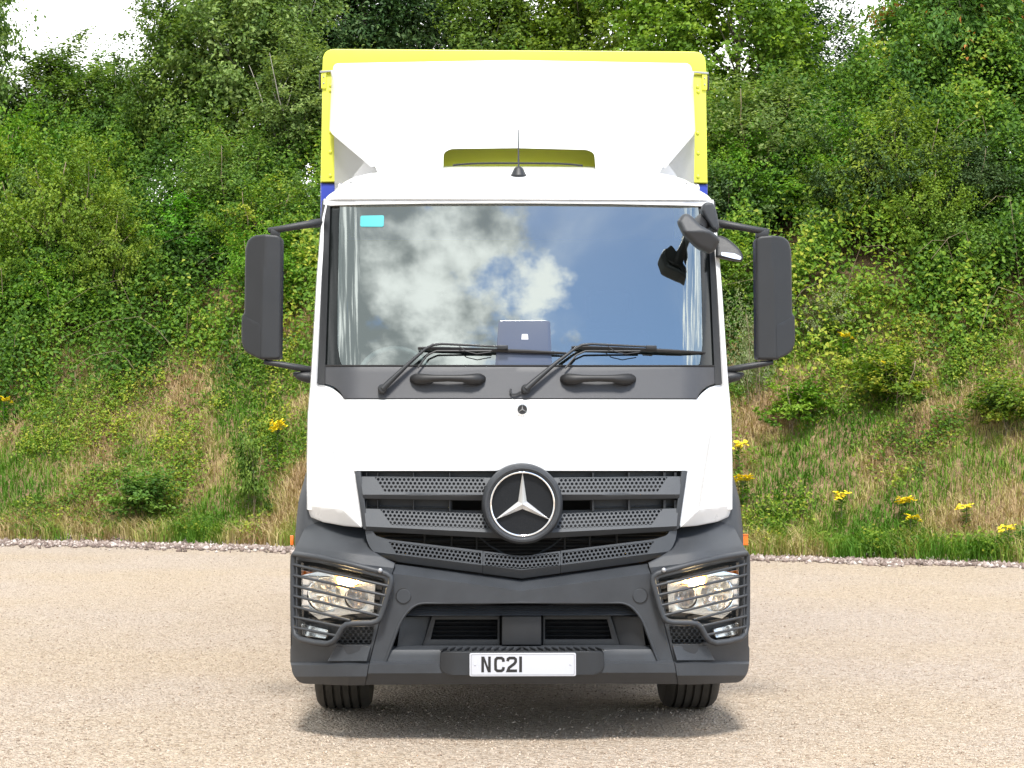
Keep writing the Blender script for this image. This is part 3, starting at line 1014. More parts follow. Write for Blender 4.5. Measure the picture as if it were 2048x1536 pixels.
# --- big emblem
ec = L(cS[0] - 1043.5, cS[1], -0.005)
mpx = 10.03 / F
emb = lathe('emblem', [(0, -0.03), (60 * mpx, -0.03), (64 * mpx, -0.018), (67 * mpx, 0.010), (71 * mpx, 0.022), (75 * mpx, 0.020), (79 * mpx, 0.004), (80.5 * mpx, -0.02), (81 * mpx, -0.10), (0, -0.10)], ec, (0, -1, 0), M['grey'], truck, seg=96)
emb['label'] = 'round star badge in the middle of the grille'


def mesh_black():
    m = mat('badge_mesh', (0.006, 0.007, 0.009), 0.45, spec=0.3)
    n, l = m.node_tree.nodes, m.node_tree.links
    tc = N(n, 'ShaderNodeTexCoord'); ch = N(n, 'ShaderNodeTexChecker'); ch.inputs['Scale'].default_value = 170
    mp = N(n, 'ShaderNodeMapping'); mp.inputs['Rotation'].default_value = (0, R(45), 0)
    l.new(tc.outputs['Object'], mp.inputs[0]); l.new(mp.outputs[0], ch.inputs['Vector'])
    b = N(n, 'ShaderNodeBump'); b.inputs['Strength'].default_value = 0.6; b.inputs['Distance'].default_value = 0.002
    l.new(ch.outputs['Fac'], b.inputs['Height']); l.new(b.outputs[0], n['Principled BSDF'].inputs['Normal'])
    return m


lathe('badge_mesh', [(0, 0.003), (62 * mpx, 0.003), (62 * mpx, -0.004)], ec + Vector((0, 0.022, 0)), (0, -1, 0), mesh_black(), emb, seg=64)


def star_bm(bm, c, r, depth, inner=0.155):
    """three pointed star with a raised ridge along each arm"""
    top = bm.verts.new(c + Vector((0, -depth, 0)))
    tips, vals = [], []
    for k in range(3):
        t = R(90 + 120 * k)
        tips.append(bm.verts.new(c + Vector((math.cos(t) * r, -depth * 0.12, math.sin(t) * r))))
        t2 = t + R(60)
        vals.append(bm.verts.new(c + Vector((math.cos(t2) * r * inner, 0, math.sin(t2) * r * inner))))
    for k in range(3):
        bm.faces.new((top, tips[k], vals[k])); bm.faces.new((top, vals[k - 1], tips[k]))
    bk = [bm.verts.new(v.co + Vector((0, 0.012, 0))) for v in (tips[0], vals[0], tips[1], vals[1], tips[2], vals[2])]
    fr = (tips[0], vals[0], tips[1], vals[1], tips[2], vals[2])
    for k in range(6):
        bm.faces.new((fr[k], fr[(k + 1) % 6], bk[(k + 1) % 6], bk[k]))
    bm.faces.new(bk)


bm = bmesh.new()
star_bm(bm, ec + Vector((0, 0.006, 0)), 64 * mpx, 0.024)
finish(bm, 'star', M['satin'], emb, smooth=False)
rp = [(63.5 * mpx + 2.6 * mpx * math.cos(t), 0.008 * math.sin(t) + 0.002) for t in np.linspace(0, 2 * math.pi, 12, endpoint=False)]
lathe('chrome_ring', rp, ec, (0, -1, 0), M['chrome'], emb, seg=96, closed=True, sharp=80)

# --- small round badge on the bonnet
sb = lathe('bonnet_badge', [(0, 0.004), (10 * mpx, 0.004), (10.5 * mpx, 0.006), (14 * mpx, 0.005), (14.6 * mpx, 0.002), (14.6 * mpx, -0.004), (0, -0.004)], em + Vector((0, -0.002, 0)), (0, -1, 0.05), M['satin'], truck, seg=40)
sb['label'] = 'small round star badge under the windscreen'
lathe('badge_field', [(0, 0.002), (9.6 * mpx, 0.002), (9.6 * mpx, -0.002)], em + Vector((0, -0.006, 0)), (0, -1, 0.05), M['ink'], sb, seg=32)
bm = bmesh.new(); star_bm(bm, em + Vector((0, -0.009, 0)), 9.8 * mpx, 0.006)
finish(bm, 'star', M['satin'], sb, smooth=False)
for k in range(16):
    if k in (3, 4, 5): continue
    t = R(90 + k * 22.5 + 11)
    q = em + Vector((math.cos(t) * 12.4 * mpx, -0.0085, math.sin(t) * 12.4 * mpx))
    lathe('laurel_leaf', [(0.0026, -0.002), (0.0026, 0.001), (0, 0.0015)], q, (0, -1, 0), M['steel'], sb, seg=6)

# --- bumper centre
vt = lambda a: 1161 - 0.131 * abs(a)
vc = lambda a: 1182 - 0.138 * abs(a)


def Yb(a, v):
    b = bumper_y(a)
    t0, t1 = vt(a), vc(a)
    if v < t1: return b + 0.095 * (t1 - v) / (t1 - t0)
    if v < 1322: return b + 0.012 * (v - t1) / 140
    if v < 1328: return b + 0.012 - 0.045 * (v - 1322) / 6
    if v < 1346: return b - 0.033
    return b - 0.033 + 0.05 * (v - 1346) / 22


cR = 1043.5
panel('bumper', sym([(791, 1128), (1043.5, 1161), (1043.5, 1368), (731, 1369), (738, 1330), (758, 1252), (783, 1158)], cR), Yb, M['grey'], truck, thick=0.05, bev=0.003, grid=(16, 22), sharp=20,
      holes=[sym([(774, 1322, 3), (806, 1237, 22), (832, 1208, 26), (1043.5, 1207)], cR)[:] ],
      cuts=(((-260, vc(260)), (0, vc(0))), ((260, vc(260)), (0, vc(0))), ((-300, 1322), (300, 1322)), ((-300, 1328), (300, 1328)), ((-300, 1346), (300, 1346))))
# rolled rim round the opening
rim = fillet(sym([(770, 1326, 3), (803, 1236, 22), (831, 1205, 28), (1043.5, 1204)], cR))
tube('intake_rim', [L(a, v, Yb(a, 1250) + 0.002) for a, v in rim[:-1]], 0.0075, M['grey'], truck, seg=6, closed=False)
for sg in (-1, 1):
    q = L((807 - cR) * sg, 1192, bumper_y(237) + 0.004)
    lathe('tow_cover', [(0, 0.004), (13.6 * mpx, 0.004), (14.4 * mpx, 0.002), (14.8 * mpx, -0.002), (14.8 * mpx, -0.01)], q, (0, -1, 0), M['grey'], truck, seg=40)
    # joint round the cover
    lathe('cover_joint', [(14.8 * mpx, 0.0012), (16.2 * mpx, 0.0012), (16.2 * mpx, -0.004), (14.8 * mpx, -0.004)], q + Vector((0, -0.001, 0)), (0, -1, 0), M['black'], truck, seg=40, closed=True)

# inside of the intake
dp = lambda d: (lambda a, v: d)
panel('intake_top', sym([(822, 1212), (1043.5, 1211), (1043.5, 1231), (812, 1231)], cR), lambda a, v: 0.06 + 0.05 * (1231 - v) / 20, M['grey'], truck, thick=0.02, bev=0.002, grid=(30, 6))
for i in range(3):
    tube('intake_groove', [L(a, 1216 + 5 * i, 0.06 + 0.05 * (15 - 5 * i) / 20 - 0.004) for a in (-216 - i * 2, 216 + i * 2)], 0.002, M['dark'], truck, seg=5)
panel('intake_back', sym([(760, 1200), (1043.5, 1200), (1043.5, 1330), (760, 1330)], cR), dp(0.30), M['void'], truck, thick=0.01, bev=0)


def intake_side(mir):
    panel('intake_side', off([(790, 1330), (803, 1234), (864, 1232), (845, 1292)], cR), lambda a, v: 0.17 - 0.07 * (-178 - a) / 60, M['dark'], truck, thick=0.02, bev=0.002, mirror=mir)
    panel('intake_frame', off([(846, 1292), (865, 1231), (1000, 1231), (1000, 1290)], cR), dp(0.15), M['dark'], truck, thick=0.03, bev=0.002, mirror=mir,
          holes=[off([(862, 1279), (872, 1239), (996, 1239), (996, 1279)], cR)])
    for i in range(4):
        v = 1244 + 9 * i
        panel('intake_louvre', off([(866, v), (994, v), (994, v + 5), (866, v + 5)], cR), lambda a, vv, v=v: 0.165 + 0.006 * (vv - v), M['dark'], truck, thick=0.012, bev=0.001, mirror=mir)


both(intake_side)
panel('intake_post', sym([(1004, 1232, 3), (1043.5, 1232), (1043.5, 1290), (1004, 1290)], cR), lambda a, v: 0.085, M['dark'], truck, thick=0.10, bev=0.006)
# ledge below, step plate and its tread
panel('bumper_ledge', sym([(783, 1293), (1043.5, 1293), (1043.5, 1330), (772, 1330)], cR), lambda a, v: 0.035 + 0.04 * max(0, 1300 - v) / 7 - 0.012 * (v - 1300) / 30, M['grey'], truck, thick=0.06, bev=0.004, grid=(30, 7))
zt_ = L(0, 1302, -0.05).z
stp = panel('step', sym([(880, 1303, 5), (1043.5, 1303), (1043.5, 1352), (895, 1351, 12), (878, 1340, 10)], cR), lambda a, v: -0.06 + 0.03 * max(0, abs(a) - 140) / 26, M['dark'], truck, thick=0.20, bev=0.005, grid=(12, 0))
for i in range(-11, 12):
    x = i * 0.040
    d = -0.03 * (1 if i > 0 else -1) * (0 if i == 0 else 1)
    bm = bmesh.new()
    vs_ = [bm.verts.new(p) for p in ((x - 0.007, -0.046, zt_ + 0.001), (x + 0.007, -0.046, zt_ + 0.001), (x + 0.007 + d * 1.6, 0.13, zt_ + 0.001), (x - 0.007 + d * 1.6, 0.13, zt_ + 0.001))]
    f = bm.faces.new(vs_)
    r = bmesh.ops.extrude_face_region(bm, geom=[f])
    for e in r['geom']:
        if isinstance(e, bmesh.types.BMVert): e.co.z += 0.007
    finish(bm, 'tread_rib', M['dark'], stp)

# number plate
pl = panel('number_plate', off([(938, 1306, 4), (1151, 1306, 4), (1151, 1352.5, 4), (938, 1352.5, 4)], cR), dp(-0.066), M['plate'], truck, thick=0.005, bev=0.001)
pl['label'] = 'white number plate reading NC21'
brd = off([(941, 1308.5, 3), (1148, 1308.5, 3), (1148, 1350, 3), (941, 1350, 3)], cR)
bri = off([(941.8, 1309.3, 3), (1147.2, 1309.3, 3), (1147.2, 1349.2, 3), (941.8, 1349.2, 3)], cR)
panel('plate_border', brd, dp(-0.0668), M['steel'], pl, thick=0.0007, bev=0, holes=[bri])
glyphs = [
    [(961.5, 1344.5), (961.5, 1313), (967.5, 1313), (975.2, 1334), (975.2, 1313), (980.5, 1313), (980.5, 1344.5), (974.6, 1344.5), (967, 1323.5), (967, 1344.5)],
    stroke([(1006, 1323.5), (1005.3, 1318.5), (1002, 1316), (993.5, 1316), (990.2, 1319), (989.8, 1328), (990.2, 1338.5), (993.5, 1341.6), (1002, 1341.6), (1005.3, 1339), (1006, 1334)], 5.6),
    stroke([(1014, 1322.5), (1015, 1318), (1018, 1316), (1027, 1316), (1030.2, 1318.5), (1030.2, 1323.5), (1027.5, 1327.5), (1017, 1335.5), (1014.6, 1341.6), (1033, 1341.6)], 5.6),
    [(1037.2, 1313), (1043, 1313), (1043, 1344.5), (1037.2, 1344.5)]]
for g in glyphs:
    panel('character', off(g, cR), dp(-0.0670), M['ink'], pl, thick=0.0009, bev=0)
for u in (949, 1140):
    q = L(u - cR, 1329, -0.066)
    lathe('plate_screw', [(0.006, 0), (0.005, 0.003), (0, 0.0035)], q, (0, -1, 0), M['plate'], pl, seg=10)


# --- bumper corners with lamps and stone guards
def lamp_side(mir):
    c = cR
    sx = -1 if mir else 1

    def W(u, v, d=0.0):
        a = u - c
        p = L(a, v, bumper_y(a) + d)
        return Vector((p.x * sx, p.y, p.z))

    def Yc(a, v):
        b = bumper_y(a)
        k1 = 1093 + (a + 453) * 0.12           # crease under the shoulder
        k2 = 1112 + (a + 453) * 0.12           # lower edge of the sloping band
        if v < k1: return b + 0.055 + 0.20 * ((k1 - v) / 50) ** 1.1
        if v < k2: return b + 0.012 + 0.043 * (k2 - v) / 19
        if v < 1286: return b + 0.012
        if v < 1324: return b + 0.012 + 0.012 * (v - 1286) / 38
        if v < 1329: return b + 0.024 - 0.057 * (v - 1324) / 5
        if v < 1352: return b - 0.033
        return b - 0.033 + 0.05 * (v - 1352) / 16
    hole = off([(594, 1120), (640, 1126), (700, 1140), (771, 1158, 6), (752, 1236, 6), (742, 1289, 4), (684, 1289), (660, 1284), (612, 1280), (598, 1268)], c)
    panel('bumper_corner', off([(588, 1108), (596, 1092), (606, 1072, 6), (624, 1034, 4), (727, 1036), (736, 1085), (746, 1101, 8), (764, 1113, 6), (790, 1126.5), (782, 1157), (757, 1251), (737, 1330), (730, 1370), (690, 1370), (602, 1366, 12), (588, 1348, 10), (584, 1322), (584, 1297), (588, 1288)], c), Yc, M['grey'], truck,
          thick=0.03, bev=0.003, grid=(9, 9), holes=[hole], sharp=24, mirror=mir,
          cuts=(((-453, 1093), (-253, 1117)), ((-453, 1112), (-253, 1136)), ((-460, 1324), (-250, 1324)), ((-460, 1329), (-250, 1329)), ((-460, 1352), (-250, 1352))))
    # headlight
    hl = panel('headlight', off([(592, 1116), (640, 1122), (776, 1154), (757, 1240), (690, 1246), (664, 1250), (604, 1240), (592, 1200)], c), lambda a, v: 0.235 + 0.17 * (-a - 291) / 146, M['dark'], truck, thick=0.03, bev=0.002, grid=(9, 0), mirror=mir)
    # bright surround plate of the reflectors
    panel('reflector_plate', off([(606, 1150), (640, 1142), (752, 1163), (748, 1224), (700, 1228), (640, 1238), (606, 1212)], c), lambda a, v: 0.115 + 0.155 * (-a - 291) / 146, M['reflector'], hl, thick=0.008, bev=0.001, grid=(14, 14), mirror=mir, holes=[[(x - c, y) for x, y in circ(650, 1190, 33.5, 28)], [(x - c, y) for x, y in circ(714, 1196, 23.5, 24)]])

    def bowl(u, v, r, name, flutes):
        q = W(u, v); q.y = 0.115 + 0.155 * (c - u - 291) / 146
        rr = r * 10.1 / F
        bm = bmesh.new()
        seg = 48
        prof = [(1.06, 0.012), (1.0, 0.016), (0.94, 0.010), (0.80, -0.02), (0.55, -0.05), (0.25, -0.066), (0.0, -0.07)]
        lathe_bm(bm, [(p * rr, h) for p, h in prof], q, (0, -1, 0), seg)
        bmesh.ops.subdivide_edges(bm, edges=[e for e in bm.edges if False], cuts=1)
        for vtx in bm.verts:      # vertical flutes of the bowl
            d = vtx.co - q
            if 0.1 * rr < math.hypot(d.x, d.z) < 0.93 * rr:
                vtx.co.y += 0.006 * math.sin(d.x / rr * flutes)
        finish(bm, name, M['reflector'], hl, sharp=18)
        lathe('bulb', [(0.012, -0.06), (0.012, -0.035), (0.009, -0.028), (0, -0.026)], q, (0, -1, 0), M['steel'], hl, seg=12)
    bowl(650, 1190, 34, 'reflector', 17)
    bowl(714, 1196, 24, 'reflector', 13)
    panel('reflector_shade', off([(622, 1186), (684, 1190), (684, 1193), (622, 1190)], c), lambda a, v: bumper_y(a) + 0.09, M['satin'], hl, thick=0.02, bev=0.001, mirror=mir)
    panel('running_lamp', off([(675, 1154, 4), (708, 1160, 4), (704, 1174, 5), (678, 1172, 5)], c), lambda a, v: bumper_y(a) + 0.085, M['lamp'], hl, thick=0.02, bev=0.004, mirror=mir)
    panel('lamp_glow_panel', off([(670, 1150, 4), (714, 1157, 4), (710, 1177, 6), (674, 1175, 6)], c), lambda a, v: bumper_y(a) + 0.092, M['glow'], hl, thick=0.006, bev=0.001, mirror=mir)  # added glowing panel behind the running lamp, imitating its warm halo
    panel('indicator', off([(606, 1140), (638, 1146), (632, 1156), (606, 1152)], c), lambda a, v: bumper_y(a) + 0.085, M['amber'], hl, thick=0.02, bev=0.003, grid=(8, 0), mirror=mir)
    panel('lens', off([(598, 1124), (640, 1130), (768, 1160), (752, 1234), (690, 1240), (650, 1246), (604, 1234), (598, 1190)], c), lambda a, v: bumper_y(a) + 0.045, M['lens'], hl, thick=0.003, bev=0, grid=(10, 10), mirror=mir, sharp=80)
    # lower lamp and black honeycomb vent
    fl = panel('fog_lamp', off([(594, 1238), (664, 1250), (684, 1252), (668, 1287), (612, 1282), (596, 1268)], c), lambda a, v: bumper_y(a) + 0.11, M['dark'], truck, thick=0.02, bev=0.002, grid=(9, 0), mirror=mir)
    panel('fog_reflector', off([(606, 1246, 4), (658, 1259, 3), (653, 1277, 3), (608, 1270, 4)], c), lambda a, v: bumper_y(a) + 0.092 - 0.03 * (v - 1250) / 25, M['reflector'], fl, thick=0.01, bev=0.003, grid=(9, 6), mirror=mir)
    panel('fog_lens', off([(603, 1243, 4), (662, 1257, 3), (655, 1280, 3), (606, 1273, 4)], c), lambda a, v: bumper_y(a) + 0.05, M['lens'], fl, thick=0.003, bev=0, grid=(9, 0), mirror=mir, sharp=80)
    hx = []
    for j in range(6):
        for i in range(8):
            u = 681 + i * 10.4 + (5.2 if j % 2 else 0); v = 1256 + j * 6.6
            hx.append([(u - c + 4.4 * math.cos(t), v + 3.4 * math.sin(t)) for t in np.linspace(0, 2 * math.pi, 6, endpoint=False)])
    panel('vent_mesh', off([(672, 1248), (768, 1248), (768, 1294), (672, 1294)], c), lambda a, v: bumper_y(a) + 0.07, M['dark'], truck, thick=0.012, bev=0, holes=hx, mirror=mir)
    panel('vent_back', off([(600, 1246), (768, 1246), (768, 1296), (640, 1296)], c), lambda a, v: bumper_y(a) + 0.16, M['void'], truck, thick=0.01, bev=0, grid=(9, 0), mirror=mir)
    # sloping inset below the vent
    panel('bumper_inset', off([(672, 1292), (742, 1292), (733, 1322), (656, 1322)], c), lambda a, v: bumper_y(a) + 0.004 - 0.018 * (v - 1292) / 30, M['grey'], truck, thick=0.015, bev=0.003, mirror=mir)
    # stone guard of tube and bars
    frame = [(592, 1107), (640, 1114.5), (700, 1128), (755, 1142), (772, 1147), (781, 1153), (782, 1163), (776, 1184), (768, 1212), (761, 1234), (754, 1242), (742, 1245), (706, 1246), (694, 1248), (685, 1255), (676, 1272), (668, 1282), (655, 1287), (630, 1284), (604, 1278), (593, 1269), (589.5, 1250), (589, 1200), (589, 1130), (589.5, 1112)]
    gd = bmesh.new()
    tube_bm(gd, [W(u, v, -0.045) for u, v in frame], 0.0165, 10, True)
    guard = finish(gd, 'headlight_guard', M['grey'], truck, sharp=60)
    bars = [((589, 1128), (777, 1172)), ((588, 1149), (772, 1191)), ((588, 1170), (767, 1212)), ((588, 1190), (762, 1232)), ((588, 1211), (700, 1240)), ((588, 1232), (684, 1253)), ((589, 1253), (674, 1271))]
    for (p, q) in bars:
        n = 12
        tube('guard_bar', [W(p[0] + (q[0] - p[0]) * i / n, p[1] + (q[1] - p[1]) * (i / n) ** 0.97, -0.050) for i in range(n + 1)], 0.0076, M['grey'], guard, seg=8)
    for (u, d) in ((590.5, 0.0), (596, -0.02)):
        tube('guard_upright', [W(u, v, d - 0.03) for v in (1120, 1180, 1240, 1270)], 0.006, M['grey'], guard, seg=6)
    lathe('guard_screw', [(0.014, 0), (0.012, 0.012), (0.006, 0.016), (0, 0.016)], W(760, 1141, -0.062), (0, -1, 0.3), M['steel'], guard, seg=12)
    # side reflector and rubber end strip
    o = box('side_marker', W(586, 1090, 0.30), W(594, 1070, 0.36), M['amber'], truck, 0.004)
    # wing panel beside the cab, above the wheel
    def fn(s, t):
        v = 945 + (1300 - 945) * t
        hw = interp(v, [945, 1000, 1070, 1300], [428, 443, 450, 452])
        X = hw * 10.55 / F
        z = H - (v - HY) * 10.55 / F
        pts = [(X - 0.16, 0.42), (X - 0.05, 0.45), (X - 0.012, 0.5), (X, 0.6), (X, 0.86)]
        i = min(int(s * 4), 3); f = s * 4 - i
        return Vector((-sx * (pts[i][0] * (1 - f) + pts[i + 1][0] * f), pts[i][1] * (1 - f) + pts[i + 1][1] * f, z))
    surf('wing_panel', fn, 8, 24, M['grey2'], truck, thick=0.02)
    # arch over the wheel and the entry steps behind it, seen only from the side
    bm = bmesh.new()
    for i in range(13):
        t = R(180 * i / 12)
        pass
    arch = [Vector((-sx * 1.25, 1.38 - 0.60 * math.cos(R(180 * i / 16)), 0.52 + 0.62 * math.sin(R(180 * i / 16)))) for i in range(17)]
    tube_bm(bm, arch, 0.05, 8)
    finish(bm, 'wheel_arch', M['grey'], truck)


both(lamp_side)
for sg in (-1, 1):
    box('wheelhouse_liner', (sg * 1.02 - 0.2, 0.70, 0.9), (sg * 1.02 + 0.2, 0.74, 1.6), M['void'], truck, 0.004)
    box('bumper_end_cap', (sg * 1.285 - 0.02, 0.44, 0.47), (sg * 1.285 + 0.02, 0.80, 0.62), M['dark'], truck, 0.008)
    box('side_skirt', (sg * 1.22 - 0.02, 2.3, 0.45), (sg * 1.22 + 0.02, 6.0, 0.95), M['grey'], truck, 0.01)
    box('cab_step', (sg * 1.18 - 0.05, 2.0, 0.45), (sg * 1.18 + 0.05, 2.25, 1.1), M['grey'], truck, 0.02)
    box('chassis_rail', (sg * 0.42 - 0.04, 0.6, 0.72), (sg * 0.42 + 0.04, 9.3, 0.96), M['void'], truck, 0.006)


# --- wheels
def wheel_mesh():
    w, r = 0.165, 0.505
    prof = [(0.28, -w * 0.9), (0.40, -w * 1.0), (0.47, -w * 0.98), (r - 0.012, -w * 0.86)]
    for g in (-0.62, -0.30, 0.0, 0.30, 0.62):
        prof += [(r, (g - 0.045) * w), (r - 0.016, (g - 0.035) * w), (r - 0.016, (g + 0.035) * w), (r, (g + 0.045) * w)]
    prof += [(r - 0.012, w * 0.86), (0.47, w * 0.98), (0.40, w * 1.0), (0.28, w * 0.9)]
    bm = bmesh.new()
    lathe_bm(bm, prof, (0, 0, 0), (1, 0, 0), 72)
    bmesh.ops.recalc_face_normals(bm, faces=bm.faces)
    me = bpy.data.meshes.new('tyre'); bm.to_mesh(me); bm.free(); me.shade_smooth(); me.set_sharp_from_angle(angle=R(30))
    me.materials.append(M['tyre'])
    bm = bmesh.new()
    lathe_bm(bm, [(0.29, -0.14), (0.27, -0.10), (0.12, -0.02), (0, -0.02)], (0, 0, 0), (1, 0, 0), 40)
    lathe_bm(bm, [(0.29, 0.14), (0.27, 0.10), (0.16, 0.06), (0.12, 0.13), (0, 0.13)], (0, 0, 0), (1, 0, 0), 40)
    me2 = bpy.data.meshes.new('wheel_rim'); bm.to_mesh(me2); bm.free(); me2.shade_smooth(); me2.set_sharp_from_angle(angle=R(30))
    me2.materials.append(M['steel'])
    return me, me2


ty, rm = wheel_mesh()
for (x, y) in ((-1.058, 1.38), (1.058, 1.38), (-1.06, 6.9), (-0.72, 6.9), (1.06, 6.9), (0.72, 6.9)):
    o = link('wheel', ty, None, truck); o.location = (x, y, 0.505)
    q = link('wheel_rim', rm, None, o)
    if x < 0: q.rotation_euler = (0, 0, math.pi)
box('front_axle', (-0.9, 1.30, 0.42), (0.9, 1.45, 0.54), M['void'], truck, 0.02)
box('light_block_tray', (-1.0, 0.10, 0.42), (1.0, 0.95, 0.47), M['void'], truck, 0.01)  # unseen underside tray, drawn forward to block light leaking beneath the bumper


# --- door mirrors
def door_mirror(mir):
    c = cpx(0.62)
    sx = -1 if mir else 1
    Yo = 0.62

    def Ym(a, v):
        u = a + c
        ridge = interp(v, [470, 720], [531, 522])
        return Yo + 0.0016 * max(0, ridge - u) + 0.0002 * max(0, u - ridge)
    W = lambda u, v, y: Vector((L(u - c, v, y).x * sx, y, L(u - c, v, y).z))
    hs = panel('door_mirror', off([(509, 471.5, 8), (535, 469), (558, 471, 5), (564.5, 478, 4), (562, 717, 6), (553, 719), (522, 719), (491, 704, 14), (484, 684, 12), (485, 634), (490, 625), (492, 500), (497, 481, 6)], c), Ym, M['dark'], truck, thick=0.13, bev=0.014, bres=3, grid=(10, 24), mirror=mir,
               cuts=(((531 - c, 470), (522 - c, 720)), ))
    panel('mirror_cover', off([(486, 630, 3), (500, 638, 4), (520, 648, 3), (523, 655), (522, 716), (493, 702, 12), (486, 684, 10)], c), lambda a, v: Ym(a, v) - 0.003, M['dark'], hs, thick=0.01, bev=0.002, grid=(8, 12), mirror=mir)
    gl = panel('mirror_face', off([(502, 480, 5), (558, 478, 5), (556, 710, 5), (500, 696, 8)], c), lambda a, v: Ym(a, v) + 0.132, M['mirror'], hs, thick=0.004, bev=0, mirror=mir)
    # arms
    b = bmesh.new()
    pts = [W(539, 462, 0.66), W(560, 459.5, 0.64), (W(600, 452.5, 0.64)), W(632, 447.5, 0.66), W(650, 446, 0.72)]
    tube_bm(b, pts, [0.017, 0.020, 0.022, 0.026, 0.028], 10)
    box_bm(b, W(552, 474, 0.63) - Vector((0.03, 0, 0)), W(552, 462, 0.70) + Vector((0.03, 0, 0)), 0.006)
    finish(b, 'mirror_arm', M['dark'], hs, sharp=40)
    b = bmesh.new()
    tube_bm(b, [W(530, 724, 0.66), W(560, 729, 0.65), W(600, 736, 0.66), W(622, 740, 0.70)], [0.015, 0.018, 0.020, 0.020], 10)
    finish(b, 'mirror_arm', M['dark'], hs, sharp=40)
    b = bmesh.new()
    tube_bm(b, [W(590, 748, 0.70), W(600, 752, 0.68), W(618, 755, 0.68), W(640, 755, 0.72)], [0.012, 0.026, 0.034, 0.036], 12)
    finish(b, 'mirror_bracket', M['dark'], hs, sharp=50)


both(door_mirror)

# --- front and kerb mirrors at the upper corner
cM = cpx(0.20)
fm = panel('front_mirror', off([(1357, 441, 5), (1366, 427, 5), (1376, 424.5, 5), (1386, 431, 6), (1402, 448, 6), (1426, 462, 6), (1438, 472, 4), (1441, 481, 4), (1431, 501, 5), (1420, 504.5, 4), (1397, 494, 8), (1369, 467, 8)], cM), lambda a, v: 0.15 + 0.0012 * abs(v - 462), M['grey'], truck, thick=0.11, bev=0.024, bres=4, grid=(9, 9))
panel('mirror_mount', off([(1405, 420, 4), (1408, 406, 5), (1417, 402, 5), (1428, 404, 4), (1434, 416, 4), (1441, 452), (1438, 463, 4), (1426, 458, 4), (1412, 434, 6)], cM), lambda a, v: 0.26, M['grey'], fm, thick=0.10, bev=0.018, bres=4, grid=(9, 9))
tube('mirror_arm', [L(1424 - cM, 432, 0.46), L(1412 - cM, 440, 0.38), L(1402 - cM, 449, 0.31), L(1396 - cM, 460, 0.25)], [0.044, 0.048, 0.048, 0.044], M['black'], fm, seg=12)
panel('mirror_face', off([(1362, 441, 5), (1376, 428, 5), (1398, 450, 6), (1434, 475, 4), (1428, 498, 5), (1398, 489, 8), (1372, 464, 8)], cM), lambda a, v: 0.267 + 0.0012 * abs(v - 462), M['black'], fm, thick=0.006, bev=0, grid=(9, 9))
cK = cpx(0.6)
km = panel('kerb_mirror', off([(1434, 470, 3), (1444, 470), (1458, 476, 6), (1480, 495, 8), (1489, 511, 5), (1487, 521, 4), (1470, 519, 8), (1434, 512, 3)], cK), lambda a, v: 0.62 - 0.0015 * (v - 470), M['dark'], truck, thick=0.10, bev=0.016, bres=3, grid=(8, 8))
panel('mirror_face', off([(1443, 503, 3), (1470, 506), (1484, 513, 4), (1482, 519, 3), (1466, 516), (1443, 510, 2)], cK), lambda a, v: 0.615 - 0.0015 * (v - 470) - 0.004, M['mirror'], km, thick=0.004, bev=0.0)

# ------------------------------------------------------------------ vegetation


def leaf_mat(name, stops, trans=0.35, rough=0.55, vary=0.25):
    """leaf colour from the per-leaf tint; a little of the light goes through"""
    m = bpy.data.materials.new(name); m.use_nodes = True
    n, l = m.node_tree.nodes, m.node_tree.links
    p = n['Principled BSDF']; p.inputs['Roughness'].default_value = rough; p.inputs['Specular IOR Level'].default_value = 0.22
    at = N(n, 'ShaderNodeAttribute', attribute_name='tint')
    r = N(n, 'ShaderNodeValToRGB'); e = r.color_ramp.elements
    e[0].position, e[0].color = stops[0][0], (*stops[0][1], 1)
    e[1].position, e[1].color = stops[-1][0], (*stops[-1][1], 1)
    for pos, c in stops[1:-1]:
        x = e.new(pos); x.color = (*c, 1)
    l.new(at.outputs['Fac'], r.inputs[0])
    oi = N(n, 'ShaderNodeObjectInfo')
    hs = N(n, 'ShaderNodeHueSaturation')
    l.new(math_node(n, l, 'MULTIPLY_ADD', oi.outputs['Random'], 0.022, 0.495), hs.inputs['Hue'])
    l.new(math_node(n, l, 'MULTIPLY_ADD', oi.outputs['Random'], vary, 1 - vary / 2), hs.inputs['Value'])
    l.new(r.outputs[0], hs.inputs['Color'])
    l.new(hs.outputs[0], p.inputs['Base Color'])
    t = N(n, 'ShaderNodeBsdfTranslucent')
    mul = N(n, 'ShaderNodeMix', data_type='RGBA', blend_type='MULTIPLY'); mul.inputs['Factor'].default_value = 1
    mul.inputs['B'].default_value = (1.25, 1.3, 0.6, 1)
    l.new(hs.outputs[0], mul.inputs['A']); l.new(mul.outputs['Result'], t.inputs['Color'])
    mx = N(n, 'ShaderNodeMixShader'); mx.inputs[0].default_value = trans
    l.new(p.outputs[0], mx.inputs[1]); l.new(t.outputs[0], mx.inputs[2])
    l.new(mx.outputs[0], n['Material Output'].inputs[0])
    return m


